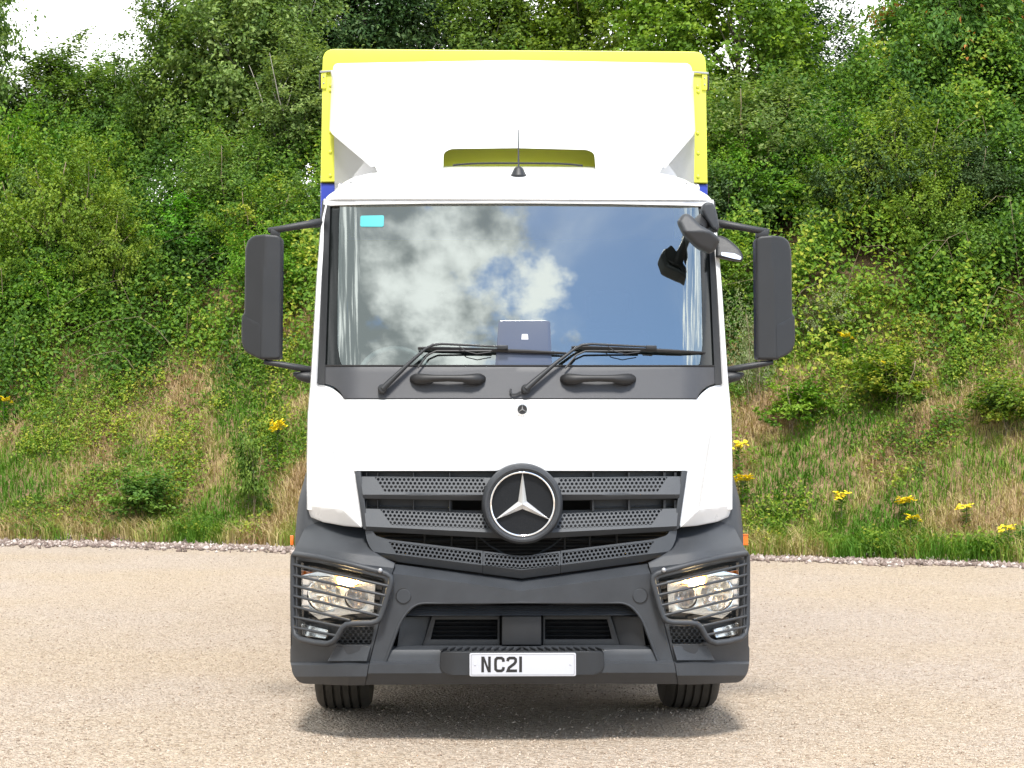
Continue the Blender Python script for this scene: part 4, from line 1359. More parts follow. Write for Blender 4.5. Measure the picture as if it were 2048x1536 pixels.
VM = {}
VM['bramble'] = leaf_mat('bramble_leaf', [(0.0, (0.040, 0.090, 0.012)), (0.4, (0.095, 0.185, 0.018)), (0.75, (0.185, 0.280, 0.026)), (1.0, (0.38, 0.39, 0.05))])
VM['mid'] = leaf_mat('midgreen_leaf', [(0.0, (0.045, 0.095, 0.018)), (0.5, (0.105, 0.190, 0.030)), (1.0, (0.220, 0.310, 0.055))])
VM['pale'] = leaf_mat('pale_leaf', [(0.0, (0.060, 0.110, 0.025)), (0.5, (0.145, 0.225, 0.055)), (1.0, (0.300, 0.380, 0.120))])
VM['olive'] = leaf_mat('olive_leaf', [(0.0, (0.055, 0.110, 0.010)), (0.5, (0.135, 0.230, 0.022)), (1.0, (0.280, 0.370, 0.045))])
VM['darkleaf'] = leaf_mat('dark_leaf', [(0.0, (0.020, 0.045, 0.012)), (0.5, (0.045, 0.088, 0.024)), (1.0, (0.105, 0.160, 0.050))], trans=0.2)
VM['cherry'] = leaf_mat('cherry_leaf', [(0.0, (0.040, 0.105, 0.018)), (0.5, (0.100, 0.215, 0.038)), (0.97, (0.230, 0.340, 0.075)), (1.0, (0.45, 0.18, 0.05))])
VM['fresh'] = leaf_mat('fresh_green_leaf', [(0.0, (0.045, 0.130, 0.010)), (0.5, (0.105, 0.245, 0.018)), (1.0, (0.240, 0.380, 0.035))])
VM['silver'] = leaf_mat('silvery_leaf', [(0.0, (0.15, 0.18, 0.075)), (1.0, (0.33, 0.37, 0.20))])
VM['grass'] = leaf_mat('grass_blade', [(0.0, (0.085, 0.185, 0.015)), (0.35, (0.180, 0.270, 0.032)), (0.5, (0.340, 0.300, 0.100)), (0.75, (0.470, 0.370, 0.200)), (1.0, (0.340, 0.225, 0.125))], trans=0.3, rough=0.7)
VM['yellow'] = mat('yellow_petal', (0.80, 0.62, 0.01), 0.6)
VM['flower_white'] = mat('white_petal', (0.75, 0.72, 0.70), 0.6)
VM['bark'] = mat('bark', (0.16, 0.14, 0.11), 0.9, bump=1.0, bscale=30, var=0.35, vscale=7)
VM['palebark'] = mat('pale_bark', (0.30, 0.28, 0.24), 0.9, bump=1.0, bscale=30, var=0.35, vscale=7)
VM['twig'] = mat('dry_stem', (0.22, 0.17, 0.11), 0.9, var=0.3, vscale=3)


def norm(a):
    return a / np.maximum(1e-9, np.linalg.norm(a, axis=-1, keepdims=True))


def leaves_mesh(name, C, Nrm, Dr, ln, wd, tint, m, fold=0.25):
    """leaves as folded four-cornered blades: centre, normal, growing direction, length, width, tint per leaf"""
    n = len(C)
    Dr = norm(Dr - Nrm * (Dr * Nrm).sum(-1, keepdims=True))
    Sd = np.cross(Nrm, Dr)
    ln, wd = np.asarray(ln).reshape(-1, 1), np.asarray(wd).reshape(-1, 1)
    base = C - Dr * ln * 0.5
    tip = C + Dr * ln * 0.5 - Nrm * ln * 0.12
    lf = C + Sd * wd * 0.5 - Dr * ln * 0.05 + Nrm * wd * fold
    rt = C - Sd * wd * 0.5 - Dr * ln * 0.05 + Nrm * wd * fold
    V = np.stack([base, rt, tip, lf], 1).reshape(-1, 3).astype(np.float32)
    i = np.arange(n) * 4
    T = np.stack([np.stack([i, i + 1, i + 2], -1), np.stack([i, i + 2, i + 3], -1)], 1).reshape(-1, 3)
    return raw_mesh(name, V, T, np.repeat(tint, 2), m)


def raw_mesh(name, V, T, tint, m):
    me = bpy.data.meshes.new(name)
    nf = len(T)
    me.vertices.add(len(V)); me.vertices.foreach_set('co', np.ascontiguousarray(V, np.float32).ravel())
    me.loops.add(nf * 3); me.loops.foreach_set('vertex_index', np.ascontiguousarray(T, np.int32).ravel())
    me.polygons.add(nf)
    me.polygons.foreach_set('loop_start', np.arange(nf, dtype=np.int32) * 3)
    me.polygons.foreach_set('loop_total', np.full(nf, 3, np.int32))
    if tint is not None:
        at = me.attributes.new('tint', 'FLOAT', 'FACE')
        at.data.foreach_set('value', np.ascontiguousarray(tint, np.float32))
    me.update(calc_edges=True)
    me.materials.append(m)
    return me


def rand_dirs(n, rg):
    return norm(rg.normal(size=(n, 3)))


def crown_data(seed, rx, ry, h, nclump, per, ln, aspect, sig, droop=0.0, hollow=0.35, lobes=0.4, base=0.0, tintspread=0.22):
    """leaf clusters on the twigs of an uneven crown: centres on a lumpy shell and inside it"""
    rg = np.random.default_rng(seed)
    d = rand_dirs(nclump, rg)
    d[:, 2] = np.where(d[:, 2] < -0.75, -d[:, 2], d[:, 2])
    ph = rg.random(6) * 6.28
    lob = 1 + lobes * (np.sin(3 * np.arctan2(d[:, 1], d[:, 0]) + ph[0]) * np.cos(2.3 * d[:, 2] + ph[1]) * 0.6 + 0.4 * np.sin(5 * d[:, 0] + ph[2]) * np.sin(4 * d[:, 2] + ph[3]))
    lob *= rg.uniform(0.82, 1.12, nclump)
    rad = hollow + (1 - hollow) * rg.random(nclump) ** 0.45
    cl = d * (rad * lob)[:, None] * np.array([rx, ry, h / 2]) + np.array([0, 0, base + h / 2])
    cl[:, 2] = np.maximum(cl[:, 2], base * 0.5 + 0.1)
    ctint = np.clip(0.5 + rg.normal(size=nclump) * tintspread, 0, 1)
    n = nclump * per
    ci = np.repeat(np.arange(nclump), per)
    sg = sig * rg.uniform(0.6, 1.4, nclump)[ci]
    # each cluster is a spray along an outward twig
    tw = norm(d + np.array([0, 0, 0.35 - droop]) + rg.normal(size=(nclump, 3)) * 0.5)
    along = rg.normal(size=n) * sg * 1.5
    pos = cl[ci] + tw[ci] * along[:, None] + rg.normal(size=(n, 3)) * (sg * 0.55)[:, None] * np.array([1, 1, 0.8])
    nr = norm(d[ci] * 0.45 + np.array([0, 0, 0.75]) + rg.normal(size=(n, 3)) * 0.55)
    dr = norm(tw[ci] + rg.normal(size=(n, 3)) * 0.7 + np.array([0, 0, -droop * 1.6]))
    L_ = ln * rg.uniform(0.65, 1.25, n)
    tint = np.clip(ctint[ci] + rg.normal(size=n) * 0.16, 0, 1)
    return pos, nr, dr, L_, L_ * aspect * rg.uniform(0.8, 1.15, n), tint, cl


def crown_mesh(name, m, seed, **k):
    pos, nr, dr, L_, W_, tint, cl = crown_data(seed, **k)
    return leaves_mesh(name, pos, nr, dr, L_, W_, tint, m), cl


def wood_mesh(name, m, seed, h, r0, cl, stems=1, limbs=14, spread=0.0):
    rg = np.random.default_rng(seed + 500)
    bm = bmesh.new()
    for s in range(stems):
        ox = rg.normal() * spread; oy = rg.normal() * spread
        lean = rg.normal(size=2) * (0.04 + spread * 0.4)
        n = 9
        path = []
        wx = 0; wy = 0
        for i in range(n):
            t = i / (n - 1)
            wx += rg.normal() * 0.03; wy += rg.normal() * 0.03
            path.append(Vector((ox * 0.3 + ox * t + lean[0] * t * h + wx, oy * 0.3 + oy * t + lean[1] * t * h + wy, -0.4 + (h * 0.92 + 0.4) * t)))
        rs = [max(0.006, r0 * (1 - 0.9 * i / (n - 1))) for i in range(n)]
        rs[0] *= 1.35
        tube_bm(bm, path, rs, 7)
        idx = rg.permutation(len(cl))[:limbs // stems]
        for j in idx:
            c = Vector(cl[j])
            k = max(1, min(n - 2, int((c.z - 0.25 * abs(c.x)) / h * n * 0.72)))
            a = path[k]
            mid = a.lerp(c, 0.5) + Vector((rg.normal() * 0.08, rg.normal() * 0.08, 0.06))
            rr = rs[k] * 0.5
            tube_bm(bm, [a, mid, c], [rr, rr * 0.6, 0.005], 5)
    bmesh.ops.recalc_face_normals(bm, faces=bm.faces)
    me = bpy.data.meshes.new(name); bm.to_mesh(me); bm.free(); me.shade_smooth(); me.materials.append(m)
    return me


def kind(name, leafm, barkm, seed, h, r0, stems=1, limbs=14, spread=0.0, **k):
    cm, cl = crown_mesh(name + '_crown', leafm, seed, h=h, **k)
    return dict(crown=cm, wood=wood_mesh(name + '_trunk', barkm, seed, h, r0, cl, stems, limbs, spread), h=h, rx=k['rx'])


K = {}
K['alder'] = kind('alder', VM['pale'], VM['palebark'], 21, 5.2, 0.06, stems=2, limbs=22, spread=0.25, rx=1.7, ry=1.7, nclump=300, per=85, ln=0.115, aspect=0.62, sig=0.20, hollow=0.3, lobes=0.45, base=0.2)
K['maple'] = kind('maple', VM['olive'], VM['bark'], 22, 5.0, 0.09, limbs=18, rx=2.0, ry=1.9, nclump=330, per=90, ln=0.105, aspect=0.8, sig=0.17, hollow=0.45, lobes=0.5, base=0.3)
K['ash'] = kind('ash', VM['darkleaf'], VM['bark'], 23, 6.5, 0.12, limbs=22, rx=2.3, ry=2.1, nclump=320, per=90, ln=0.135, aspect=0.5, sig=0.24, hollow=0.3, lobes=0.5, base=0.5)
K['birch'] = kind('birch', VM['mid'], VM['palebark'], 24, 5.6, 0.05, stems=2, limbs=24, spread=0.3, rx=1.7, ry=1.6, nclump=320, per=90, ln=0.098, aspect=0.75, sig=0.19, hollow=0.3, lobes=0.5, base=0.2)
K['cherry'] = kind('cherry', VM['cherry'], VM['bark'], 25, 5.4, 0.09, limbs=22, rx=2.0, ry=1.8, nclump=220, per=90, ln=0.16, aspect=0.42, sig=0.26, droop=0.7, hollow=0.4, lobes=0.5, base=0.2)
K['shrub'] = kind('shrub', VM['fresh'], VM['twig'], 26, 1.6, 0.02, stems=4, limbs=20, spread=0.25, rx=1.0, ry=0.9, nclump=110, per=60, ln=0.075, aspect=0.65, sig=0.11, hollow=0.3, lobes=0.45, base=0.05)
K['hawthorn'] = kind('hawthorn', VM['olive'], VM['twig'], 27, 2.0, 0.03, stems=4, limbs=24, spread=0.3, rx=1.25, ry=1.0, nclump=200, per=65, ln=0.055, aspect=0.8, sig=0.11, hollow=0.4, lobes=0.55, base=0.05)
K['sallow'] = kind('sallow', VM['pale'], VM['twig'], 28, 2.4, 0.03, stems=5, limbs=26, spread=0.35, rx=1.2, ry=1.0, nclump=170, per=60, ln=0.085, aspect=0.5, sig=0.15, hollow=0.3, lobes=0.5, base=0.05)
K['silver'] = kind('silver', VM['silver'], VM['twig'], 29, 0.9, 0.012, stems=6, limbs=24, spread=0.3, rx=0.6, ry=0.5, nclump=60, per=60, ln=0.035, aspect=0.6, sig=0.10, hollow=0.3, lobes=0.4, base=0.02)
K['sapling'] = kind('sapling', VM['fresh'], VM['twig'], 30, 1.0, 0.012, stems=3, limbs=14, spread=0.12, rx=0.55, ry=0.5, nclump=50, per=55, ln=0.075, aspect=0.55, sig=0.10, hollow=0.2, lobes=0.4, base=0.02)


def plant(name, cat, label, k, px, top, D, width, rot=0.0, group=None, mat_crown=None, ground_v=None):
    """a tree or shrub of kind k whose top stands at photo row `top`, at distance D"""
    x = (px - 1024) * D / F
    z = float(bank_z(x, D)) - 0.05
    zt = H + (HY - top) * D / F
    kk = K[k]
    r = empty(name, (x, D, z), rot)
    sc = max(0.25, (zt - z) / (kk['h'] * 1.04))
    w = width * D / F / (2.15 * kk['rx'])
    r.scale = (w, w, sc)
    tag(r, label, cat, group)
    c = link('crown', kk['crown'], None, r)
    link('trunk' if cat == 'tree' else 'stems', kk['wood'], None, r)
    if mat_crown:
        c.material_slots[0].link = 'OBJECT'; c.material_slots[0].material = mat_crown
    return r


TREES = [
    ('alder_tree', 'tall pale tree cut by the left picture edge, beside the bright sky gap', 'alder', -95, -150, 38.5, 270, 0.4, None),
    ('young_tree', 'low leafy tree filling the dip under the bright sky gap', 'birch', 130, 95, 40.5, 330, 2.1, None),
    ('young_tree', 'small tree with ragged top just right of the dip in the treeline', 'birch', 235, 120, 39, 260, 4.0, None),
    ('birch_tree', 'slender multi-stemmed tree with pale stems right of the sky gap', 'birch', 365, -30, 37.6, 260, 0.9, None),
    ('alder_tree', 'grey green airy tree with thin pale trunk left of the yellow box', 'alder', 500, -110, 37.0, 330, 5.2, None),
    ('alder_tree', 'pale green bushy tree close against the left side of the yellow box', 'alder', 615, 90, 35.5, 260, 1.5, None),
    ('ash_tree', 'dark tree rising behind the left corner of the truck roof', 'ash', 700, -160, 40, 420, 2.7, None),
    ('ash_tree', 'dark tree standing behind the slender pale trunks', 'ash', 570, -140, 42, 420, 0.5, None),
    ('ash_tree', 'dark tree above the middle of the yellow box', 'ash', 880, -190, 41, 420, 5.0, None),
    ('maple_tree', 'mid green tree over the middle of the yellow box', 'birch', 1010, -90, 38.5, 330, 3.0, None),
    ('maple_tree', 'yellowish green tree over the right half of the yellow box', 'maple', 1190, -110, 38, 380, 0.0, None),
    ('maple_tree', 'olive green spreading tree right of the top corner of the box', 'maple', 1450, -130, 35.2, 440, 2.4, None),
    ('ash_tree', 'dark ash tree behind the spreading olive tree', 'ash', 1600, 0, 38.5, 290, 1.1, None),
    ('ash_tree', 'dark shaded tree deep in the gap between olive and cherry trees', 'ash', 1700, 130, 37.5, 330, 4.4, None),
    ('cherry_tree', 'large cherry tree with long drooping leaves at the right', 'cherry', 1915, -130, 32.8, 370, 0.6, None),
    ('ash_tree', 'dark brownish tree cut by the top right picture corner', 'ash', 2050, -180, 35, 420, 3.3, None),
    ('cherry_tree', 'smaller cherry tree with drooping sprays at the right edge', 'cherry', 2080, 120, 31.8, 300, 2.9, None),
    ('maple_tree', 'green tree behind the top of the cherry tree', 'maple', 1880, -160, 37, 300, 5.6, None),
    ('ash_tree', 'dark tree low behind the left sky gap, under the small ragged tree', 'ash', 60, 190, 42, 420, 3.8, None),
    ('birch_tree', 'tree standing outside the left edge of the picture', 'birch', -330, -60, 39.0, 420, 1.9, None),
    ('ash_tree', 'dark tree farthest out beyond the left edge of the picture', 'ash', -560, -120, 41.0, 480, 0.9, None),
    ('maple_tree', 'olive tree standing outside the right edge of the picture', 'maple', 2300, -60, 31.5, 420, 2.2, None),
    ('ash_tree', 'dark tree farthest out beyond the right edge of the picture', 'ash', 2520, -120, 32.0, 480, 4.9, None),
]
for (nm, lb, k, px, top, D, w, rot, mc) in TREES:
    plant(nm, 'tree', lb, k, px, top, D, w, rot, mat_crown=mc)

SHRUBS = [
    ('hawthorn_bush', 'large yellowish green bush at the left edge of the thicket', 'hawthorn', 130, 290, 34.0, 330, 0.3, None),
    ('hawthorn_bush', 'yellowish green bush on the slope right of the largest yellowish bush', 'hawthorn', 225, 400, 33.2, 260, 2.3, None),
    ('shrub', 'bright green bush at the far left, above the yellowish bushes', 'shrub', 20, 235, 36.0, 240, 1.3, None),
    ('shrub', 'fresh green bush in the thicket left of the left door mirror', 'shrub', 400, 410, 34.4, 280, 4.1, None),
    ('sallow_bush', 'pale green bush beside the upper arm of the left door mirror', 'sallow', 600, 370, 34.2, 230, 0.8, None),
    ('sallow_bush', 'grey green willowy shrub under the pale trunks', 'sallow', 480, 300, 35.4, 260, 3.7, None),
    ('sallow_bush', 'tall pale willowy shrub right of the box, under the olive tree', 'sallow', 1510, 170, 32.4, 330, 2.0, None),
    ('shrub', 'fresh green shrub in front of the dark gap between the trees', 'shrub', 1690, 230, 32.0, 240, 5.1, None),
    ('sallow_bush', 'grey green shrub against the right side of the cab roof', 'sallow', 1440, 330, 31.6, 200, 4.6, None),
    ('hawthorn_bush', 'yellow green bush high on the bank at the right edge', 'hawthorn', 1930, 390, 30.0, 270, 1.9, None),
    ('shrub', 'green bush below the drooping cherry sprays', 'shrub', 1960, 310, 30.8, 300, 2.9, None),
    ('shrub', 'light green bush above the right door mirror arm', 'shrub', 1600, 350, 31.2, 260, 0.2, None),
    ('hawthorn_bush', 'yellow green bush above the grey feathery plants', 'hawthorn', 1760, 400, 30.6, 240, 3.4, None),
    ('silvery_plant', 'grey feathery plant left of the right door mirror', 'silver', 1500, 610, 28.0, 110, 0.6, None),
    ('silvery_plant', 'grey feathery plant just right of the right door mirror', 'silver', 1650, 590, 28.6, 150, 2.2, None),
    ('sapling', 'small dark green sapling on the bare slope right of the cab', 'sapling', 1590, 760, 27.3, 150, 0.4, VM['fresh']),
    ('sapling', 'leafy bramble clump on the slope below the yellow single flower', 'sapling', 1780, 710, 27.0, 190, 1.8, VM['bramble']),
    ('sapling', 'leafy clump at the right edge halfway down the bank', 'sapling', 2010, 760, 25.8, 170, 3.9, VM['bramble']),
    ('sapling', 'dark green plant on the slope left of the white air flap', 'sapling', 500, 870, 28.3, 80, 2.6, VM['mid']),
    ('sapling', 'bright green weed patch low on the bank, left of centre', 'sapling', 280, 945, 29.0, 170, 5.5, VM['mid']),
]
for (nm, lb, k, px, top, D, w, rot, mc) in SHRUBS:
    plant(nm, 'shrub', lb, k, px, top, D, w, rot, mat_crown=mc)

rb = np.random.default_rng(5)
spots = []
for i in range(60):
    sx = rb.uniform(-0.27, 0.27)
    D = 26.1 / (1 + 0.36 * sx) + rb.uniform(4.4, 8.8)
    w, hgt, rz = rb.uniform(0.55, 1.0), rb.uniform(0.8, 1.15), rb.uniform(0, 6.28)
    if -0.115 < sx < 0.105:
        continue              # wholly behind the truck
    spots.append((sx, D, w, hgt, rz, ('hawthorn', 'shrub', 'sallow', 'hawthorn', 'shrub')[i % 5], ('olive', 'fresh', 'pale', 'mid', 'bramble', 'darkleaf')[i % 6]))
spots.sort()
TONE = {'olive': 'olive green', 'fresh': 'bright green', 'pale': 'pale grey green', 'mid': 'mid green', 'bramble': 'yellowish green', 'darkleaf': 'dark green'}
ORD = ('first', 'second', 'third', 'fourth', 'fifth', 'sixth', 'seventh', 'eighth', 'ninth', 'tenth')
seen = {}
for sx, D, w, hgt, rz, k, tone in spots:
    x = sx * D
    kk = K[k]
    side = 'left' if sx < 0 else 'right'
    q = seen[(tone, side)] = seen.get((tone, side), 0) + 1
    r = empty('thicket_bush', (x, D, float(bank_z(x, D)) - 0.05), rz)
    r.scale = (w, w, w * hgt)
    tag(r, '%s bush in the thicket %s of the truck, %s such from left' % (TONE[tone], side, ORD[q - 1]), 'shrub', 'bushes merged into the thicket')
    c = link('crown', kk['crown'], None, r)
    link('stems', kk['wood'], None, r)
    c.material_slots[0].link = 'OBJECT'
    c.material_slots[0].material = VM[tone]

# ------------------------------------------------------------------ thicket of brambles covering the upper bank (one mass)


def in_view(x, y, m=1.06):
    return np.abs(x) < 1024 / F * y * m


def scatter(n, t0, t1, rg):
    y = rg.uniform(22, 45, n * 6)
    x = rg.uniform(-1, 1, n * 6) * 1024 / F * 41 * 1.45
    t = y - foot(x)
    ok = (t > t0) & (t < t1) & in_view(x, y, 1.45)
    return x[ok][:n], y[ok][:n]


rg = np.random.default_rng(77)
cx_, cy_ = scatter(9600, 2.6, 9.5, rg)
mh = mound(cx_, cy_)
ok = (mh > 0.12) & (n_patch.fbm(cx_ * 1.6 + 70, cy_ * 1.6 + 70, 3) + rg.normal(size=len(cx_)) * 0.06 > 0.41)
cx_, cy_, mh = cx_[ok], cy_[ok], mh[ok]
per = 44
n = len(cx_) * per
ci = np.repeat(np.arange(len(cx_)), per)
ct = np.clip(0.40 + 0.75 * (n_tint.fbm(cx_ * 0.9 + 9, cy_ * 0.9 + 9, 3) - 0.5) * 2 + rg.normal(size=len(cx_)) * 0.15, 0, 1)
spr = rg.uniform(0.08, 0.20, len(cx_))[ci]
lx = cx_[ci] + rg.normal(size=n) * spr * 1.3
ly = cy_[ci] + rg.normal(size=n) * spr * 1.3
dep = np.abs(rg.normal(size=n)) * 0.16
lift = rg.uniform(-0.30, 0.34, len(cx_))[ci] + rg.normal(size=n) * 0.05
lz = bank_z(lx, ly) + np.maximum(0.05, mound(lx, ly) + lift - dep)
nr = norm(np.array([0, -0.55, 0.7]) + rg.normal(size=(n, 3)) * 0.5)
dr = rand_dirs(n, rg)
Ls = rg.uniform(0.05, 0.11, n)
tn = np.clip(ct[ci] + rg.normal(size=n) * 0.13, 0, 1)
th = leaves_mesh('undergrowth', np.stack([lx, ly, lz], -1), nr, dr, Ls, Ls * rg.uniform(0.5, 0.75, n), tn, VM['bramble'])
und = tag(link('undergrowth', th), 'tangle of brambles and leafy undergrowth covering the upper bank', kind='stuff')
# arching dry stems in the thicket
bm = bmesh.new()
sx_, sy_ = scatter(110, 2.9, 7.0, rg)
for x, y in zip(sx_, sy_):
    z = float(bank_z(x, y)); h = float(mound(x, y))
    d = rg.normal(size=2); ln = rg.uniform(0.5, 1.4)
    p0 = Vector((x, y, z + 0.05)); p1 = p0 + Vector((d[0] * ln * 0.3, -abs(d[1]) * 0.2, h + rg.uniform(0.1, 0.5))); p2 = p1 + Vector((d[0] * ln * 0.6, -0.25, rg.uniform(-0.5, 0.15)))
    pm = p0.lerp(p1, 0.55) + Vector((0, 0, 0.08)); pn = p1.lerp(p2, 0.5) + Vector((0, 0, 0.10))
    r = rg.uniform(0.003, 0.0065)
    tube_bm(bm, [p0, pm, p1, pn, p2], [r, r, r * 0.8, r * 0.6, r * 0.4], 4)
me = bpy.data.meshes.new('stems'); bm.to_mesh(me); bm.free(); me.materials.append(VM['twig'])
link('stems', me, None, und)['kind'] = 'stuff'

# ------------------------------------------------------------------ dry grass and weeds on the lower bank
rg = np.random.default_rng(78)
gx_, gy_ = scatter(175000, -0.25, 4.9, rg)
keep = (gy_ - foot(gx_)) > 0.45 * (n_edge.fbm(gx_ * 2.3 + 11, 2.5, 3) - 0.62)
gx_, gy_ = gx_[keep], gy_[keep]
t = gy_ - foot(gx_)
green = n_patch.fbm(gx_ * 1.3 + 31, gy_ * 1.3 + 7, 3)
tall = np.clip(1.2 - t / 1.3, 0.35, 1.0) * (0.7 + 0.7 * n_mound.fbm(gx_ * 1.7 + 5, gy_ * 1.7 + 5, 2))
n = len(gx_)
hh = rg.uniform(0.08, 0.30, n) * (0.45 + 0.95 * tall)
an = rg.uniform(0, 2 * np.pi, n)
lean = rg.uniform(0.2, 1.15, n)[:, None] * np.stack([np.cos(an), np.sin(an)], -1) + np.array([0, -0.18])
bw = rg.uniform(0.004, 0.0095, n)
base = np.stack([gx_, gy_, bank_z(gx_, gy_) - 0.02], -1)
up = np.stack([lean[:, 0] * 0.35, lean[:, 1] * 0.35, np.ones(n)], -1) * hh[:, None] * 0.6
tip = np.stack([lean[:, 0], lean[:, 1], np.full(n, 0.9)], -1) * hh[:, None]
sd_ = np.stack([np.cos(an + 1.2), np.sin(an + 1.2) * 0.5, np.zeros(n)], -1) * bw[:, None]
V = np.stack([base - sd_, base + sd_, base + up + sd_ * 0.8, base + up - sd_ * 0.8, base + tip], 1).reshape(-1, 3)
i = np.arange(n) * 5
T = np.stack([np.stack([i, i + 1, i + 2], -1), np.stack([i, i + 2, i + 3], -1), np.stack([i + 3, i + 2, i + 4], -1)], 1).reshape(-1, 3)
tn = np.clip(0.58 + 0.16 * np.clip(1.2 - t, 0, 1) + (0.50 - green) * 2.4 + rg.normal(size=n) * 0.16, 0, 1)
gr = tag(link('grass', raw_mesh('grass', V, T, np.repeat(tn, 3), VM['grass'])), 'dry tan grass with green tufts growing on the lower bank', kind='stuff')
# broad-leaved weeds creeping through the grass
wx_, wy_ = scatter(11000, 0.1, 4.9, rg)
dn = n_patch.fbm(wx_ * 1.5 + 3, wy_ * 1.5 + 55, 3) + rg.normal(size=len(wx_)) * 0.06
t = wy_ - foot(wx_)
ok = dn > 0.625 - 0.022 * t
wx_, wy_ = wx_[ok], wy_[ok]
per = 30
n = len(wx_) * per
ci = np.repeat(np.arange(len(wx_)), per)
spr = rg.uniform(0.05, 0.14, len(wx_))[ci]
lx = wx_[ci] + rg.normal(size=n) * spr; ly = wy_[ci] + rg.normal(size=n) * spr
lz = bank_z(lx, ly) + rg.uniform(0.03, 0.30, len(wx_))[ci] * rg.uniform(0.5, 1.1, n) + 0.02
ct = np.clip(0.58 + 0.45 * (n_tint.fbm(wx_ * 1.3, wy_ * 1.3, 2) - 0.5) * 2 + rg.normal(size=len(wx_)) * 0.2, 0, 1)
Ls = rg.uniform(0.03, 0.068, n)
wd = leaves_mesh('weeds', np.stack([lx, ly, lz], -1), norm(np.array([0, -0.4, 0.8]) + rg.normal(size=(n, 3)) * 0.45), rand_dirs(n, rg), Ls, Ls * rg.uniform(0.55, 0.85, n), np.clip(ct[ci] + rg.normal(size=n) * 0.12, 0, 1), VM['bramble'])
tag(link('weeds', wd), 'low leafy weeds and bramble runners scattered through the dry grass', kind='stuff')


# ------------------------------------------------------------------ loose stones at the bank's foot and pebbles on the yard
def stones(name, x, y, z, r, mlist, label):
    rg = np.random.default_rng(len(x))
    base = np.array([[1, 0, 0], [-1, 0, 0], [0, 1, 0], [0, -1, 0], [0, 0, 1], [0, 0, -1]], float)
    tri = np.array([[0, 2, 4], [2, 1, 4], [1, 3, 4], [3, 0, 4], [2, 0, 5], [1, 2, 5], [3, 1, 5], [0, 3, 5]])
    n = len(x)
    an = rg.uniform(0, 6.28, n); ca, sa = np.cos(an), np.sin(an)
    P = base[None] * rg.uniform(0.6, 1.25, (n, 6, 1)) * (r[:, None] * np.stack([np.ones(n), rg.uniform(0.6, 1, n), rg.uniform(0.45, 0.8, n)], -1))[:, None, :]
    P += rg.normal(size=P.shape) * r[:, None, None] * 0.14
    X = P[..., 0] * ca[:, None] - P[..., 1] * sa[:, None]; Y = P[..., 0] * sa[:, None] + P[..., 1] * ca[:, None]
    V = np.stack([X + x[:, None], Y + y[:, None], P[..., 2] + z[:, None]], -1).reshape(-1, 3)
    T = (tri[None] + (np.arange(n) * 6)[:, None, None]).reshape(-1, 3)
    return tag(link(name, raw_mesh(name, V, T, np.repeat(rg.random(n), 8), mlist)), label, kind='stuff')


def stone_mat(name, stops):
    m = bpy.data.materials.new(name); m.use_nodes = True
    n, l = m.node_tree.nodes, m.node_tree.links
    p = n['Principled BSDF']; p.inputs['Roughness'].default_value = 0.85; p.inputs['Specular IOR Level'].default_value = 0.3
    at = N(n, 'ShaderNodeAttribute', attribute_name='tint')
    r = N(n, 'ShaderNodeValToRGB'); e = r.color_ramp.elements
    e[0].position, e[0].color = stops[0][0], (*stops[0][1], 1)
    e[1].position, e[1].color = stops[-1][0], (*stops[-1][1], 1)
    for pos, c in stops[1:-1]:
        x = e.new(pos); x.color = (*c, 1)
    l.new(at.outputs['Fac'], r.inputs[0]); l.new(r.outputs[0], p.inputs['Base Color'])
    return m


rg = np.random.default_rng(79)
n = 15000
sx_ = rg.uniform(-14, 12, n)
wv = n_edge.fbm(sx_ * 0.9 + 7, 5.5, 3)
sy_ = foot(sx_) + rg.normal(size=n) * (0.10 + 0.55 * wv) - 0.15 - 0.5 * wv
stones('gravel', sx_, sy_, bank_z(sx_, sy_) * (sy_ > foot(sx_)) + 0.012, rg.uniform(0.012, 0.062, n), stone_mat('loose_stone', [(0, (0.12, 0.090, 0.075)), (0.45, (0.23, 0.175, 0.15)), (0.85, (0.36, 0.30, 0.265)), (1, (0.52, 0.47, 0.43))]),
       'strip of loose pinkish stones between the yard and the bank')
n = 26000
yy = 8.6 + (26.5 - 8.6) * rg.random(n) ** 1.5
xx = rg.uniform(-1, 1, n) * 1024 / F * yy * 1.12
ok = yy < foot(xx)
xx, yy = xx[ok], yy[ok]
zg = (n_g.fbm(xx * 0.35 + 500, yy * 0.35 + 500, 3) - 0.5) * 0.02
stones('pebbles', xx, yy, zg + 0.001, rg.uniform(0.004, 0.013, len(xx)), stone_mat('pebble', [(0, (0.24, 0.18, 0.13)), (0.5, (0.42, 0.34, 0.265)), (1, (0.50, 0.42, 0.34))]), 'small pebbles lying on the compacted gravel')

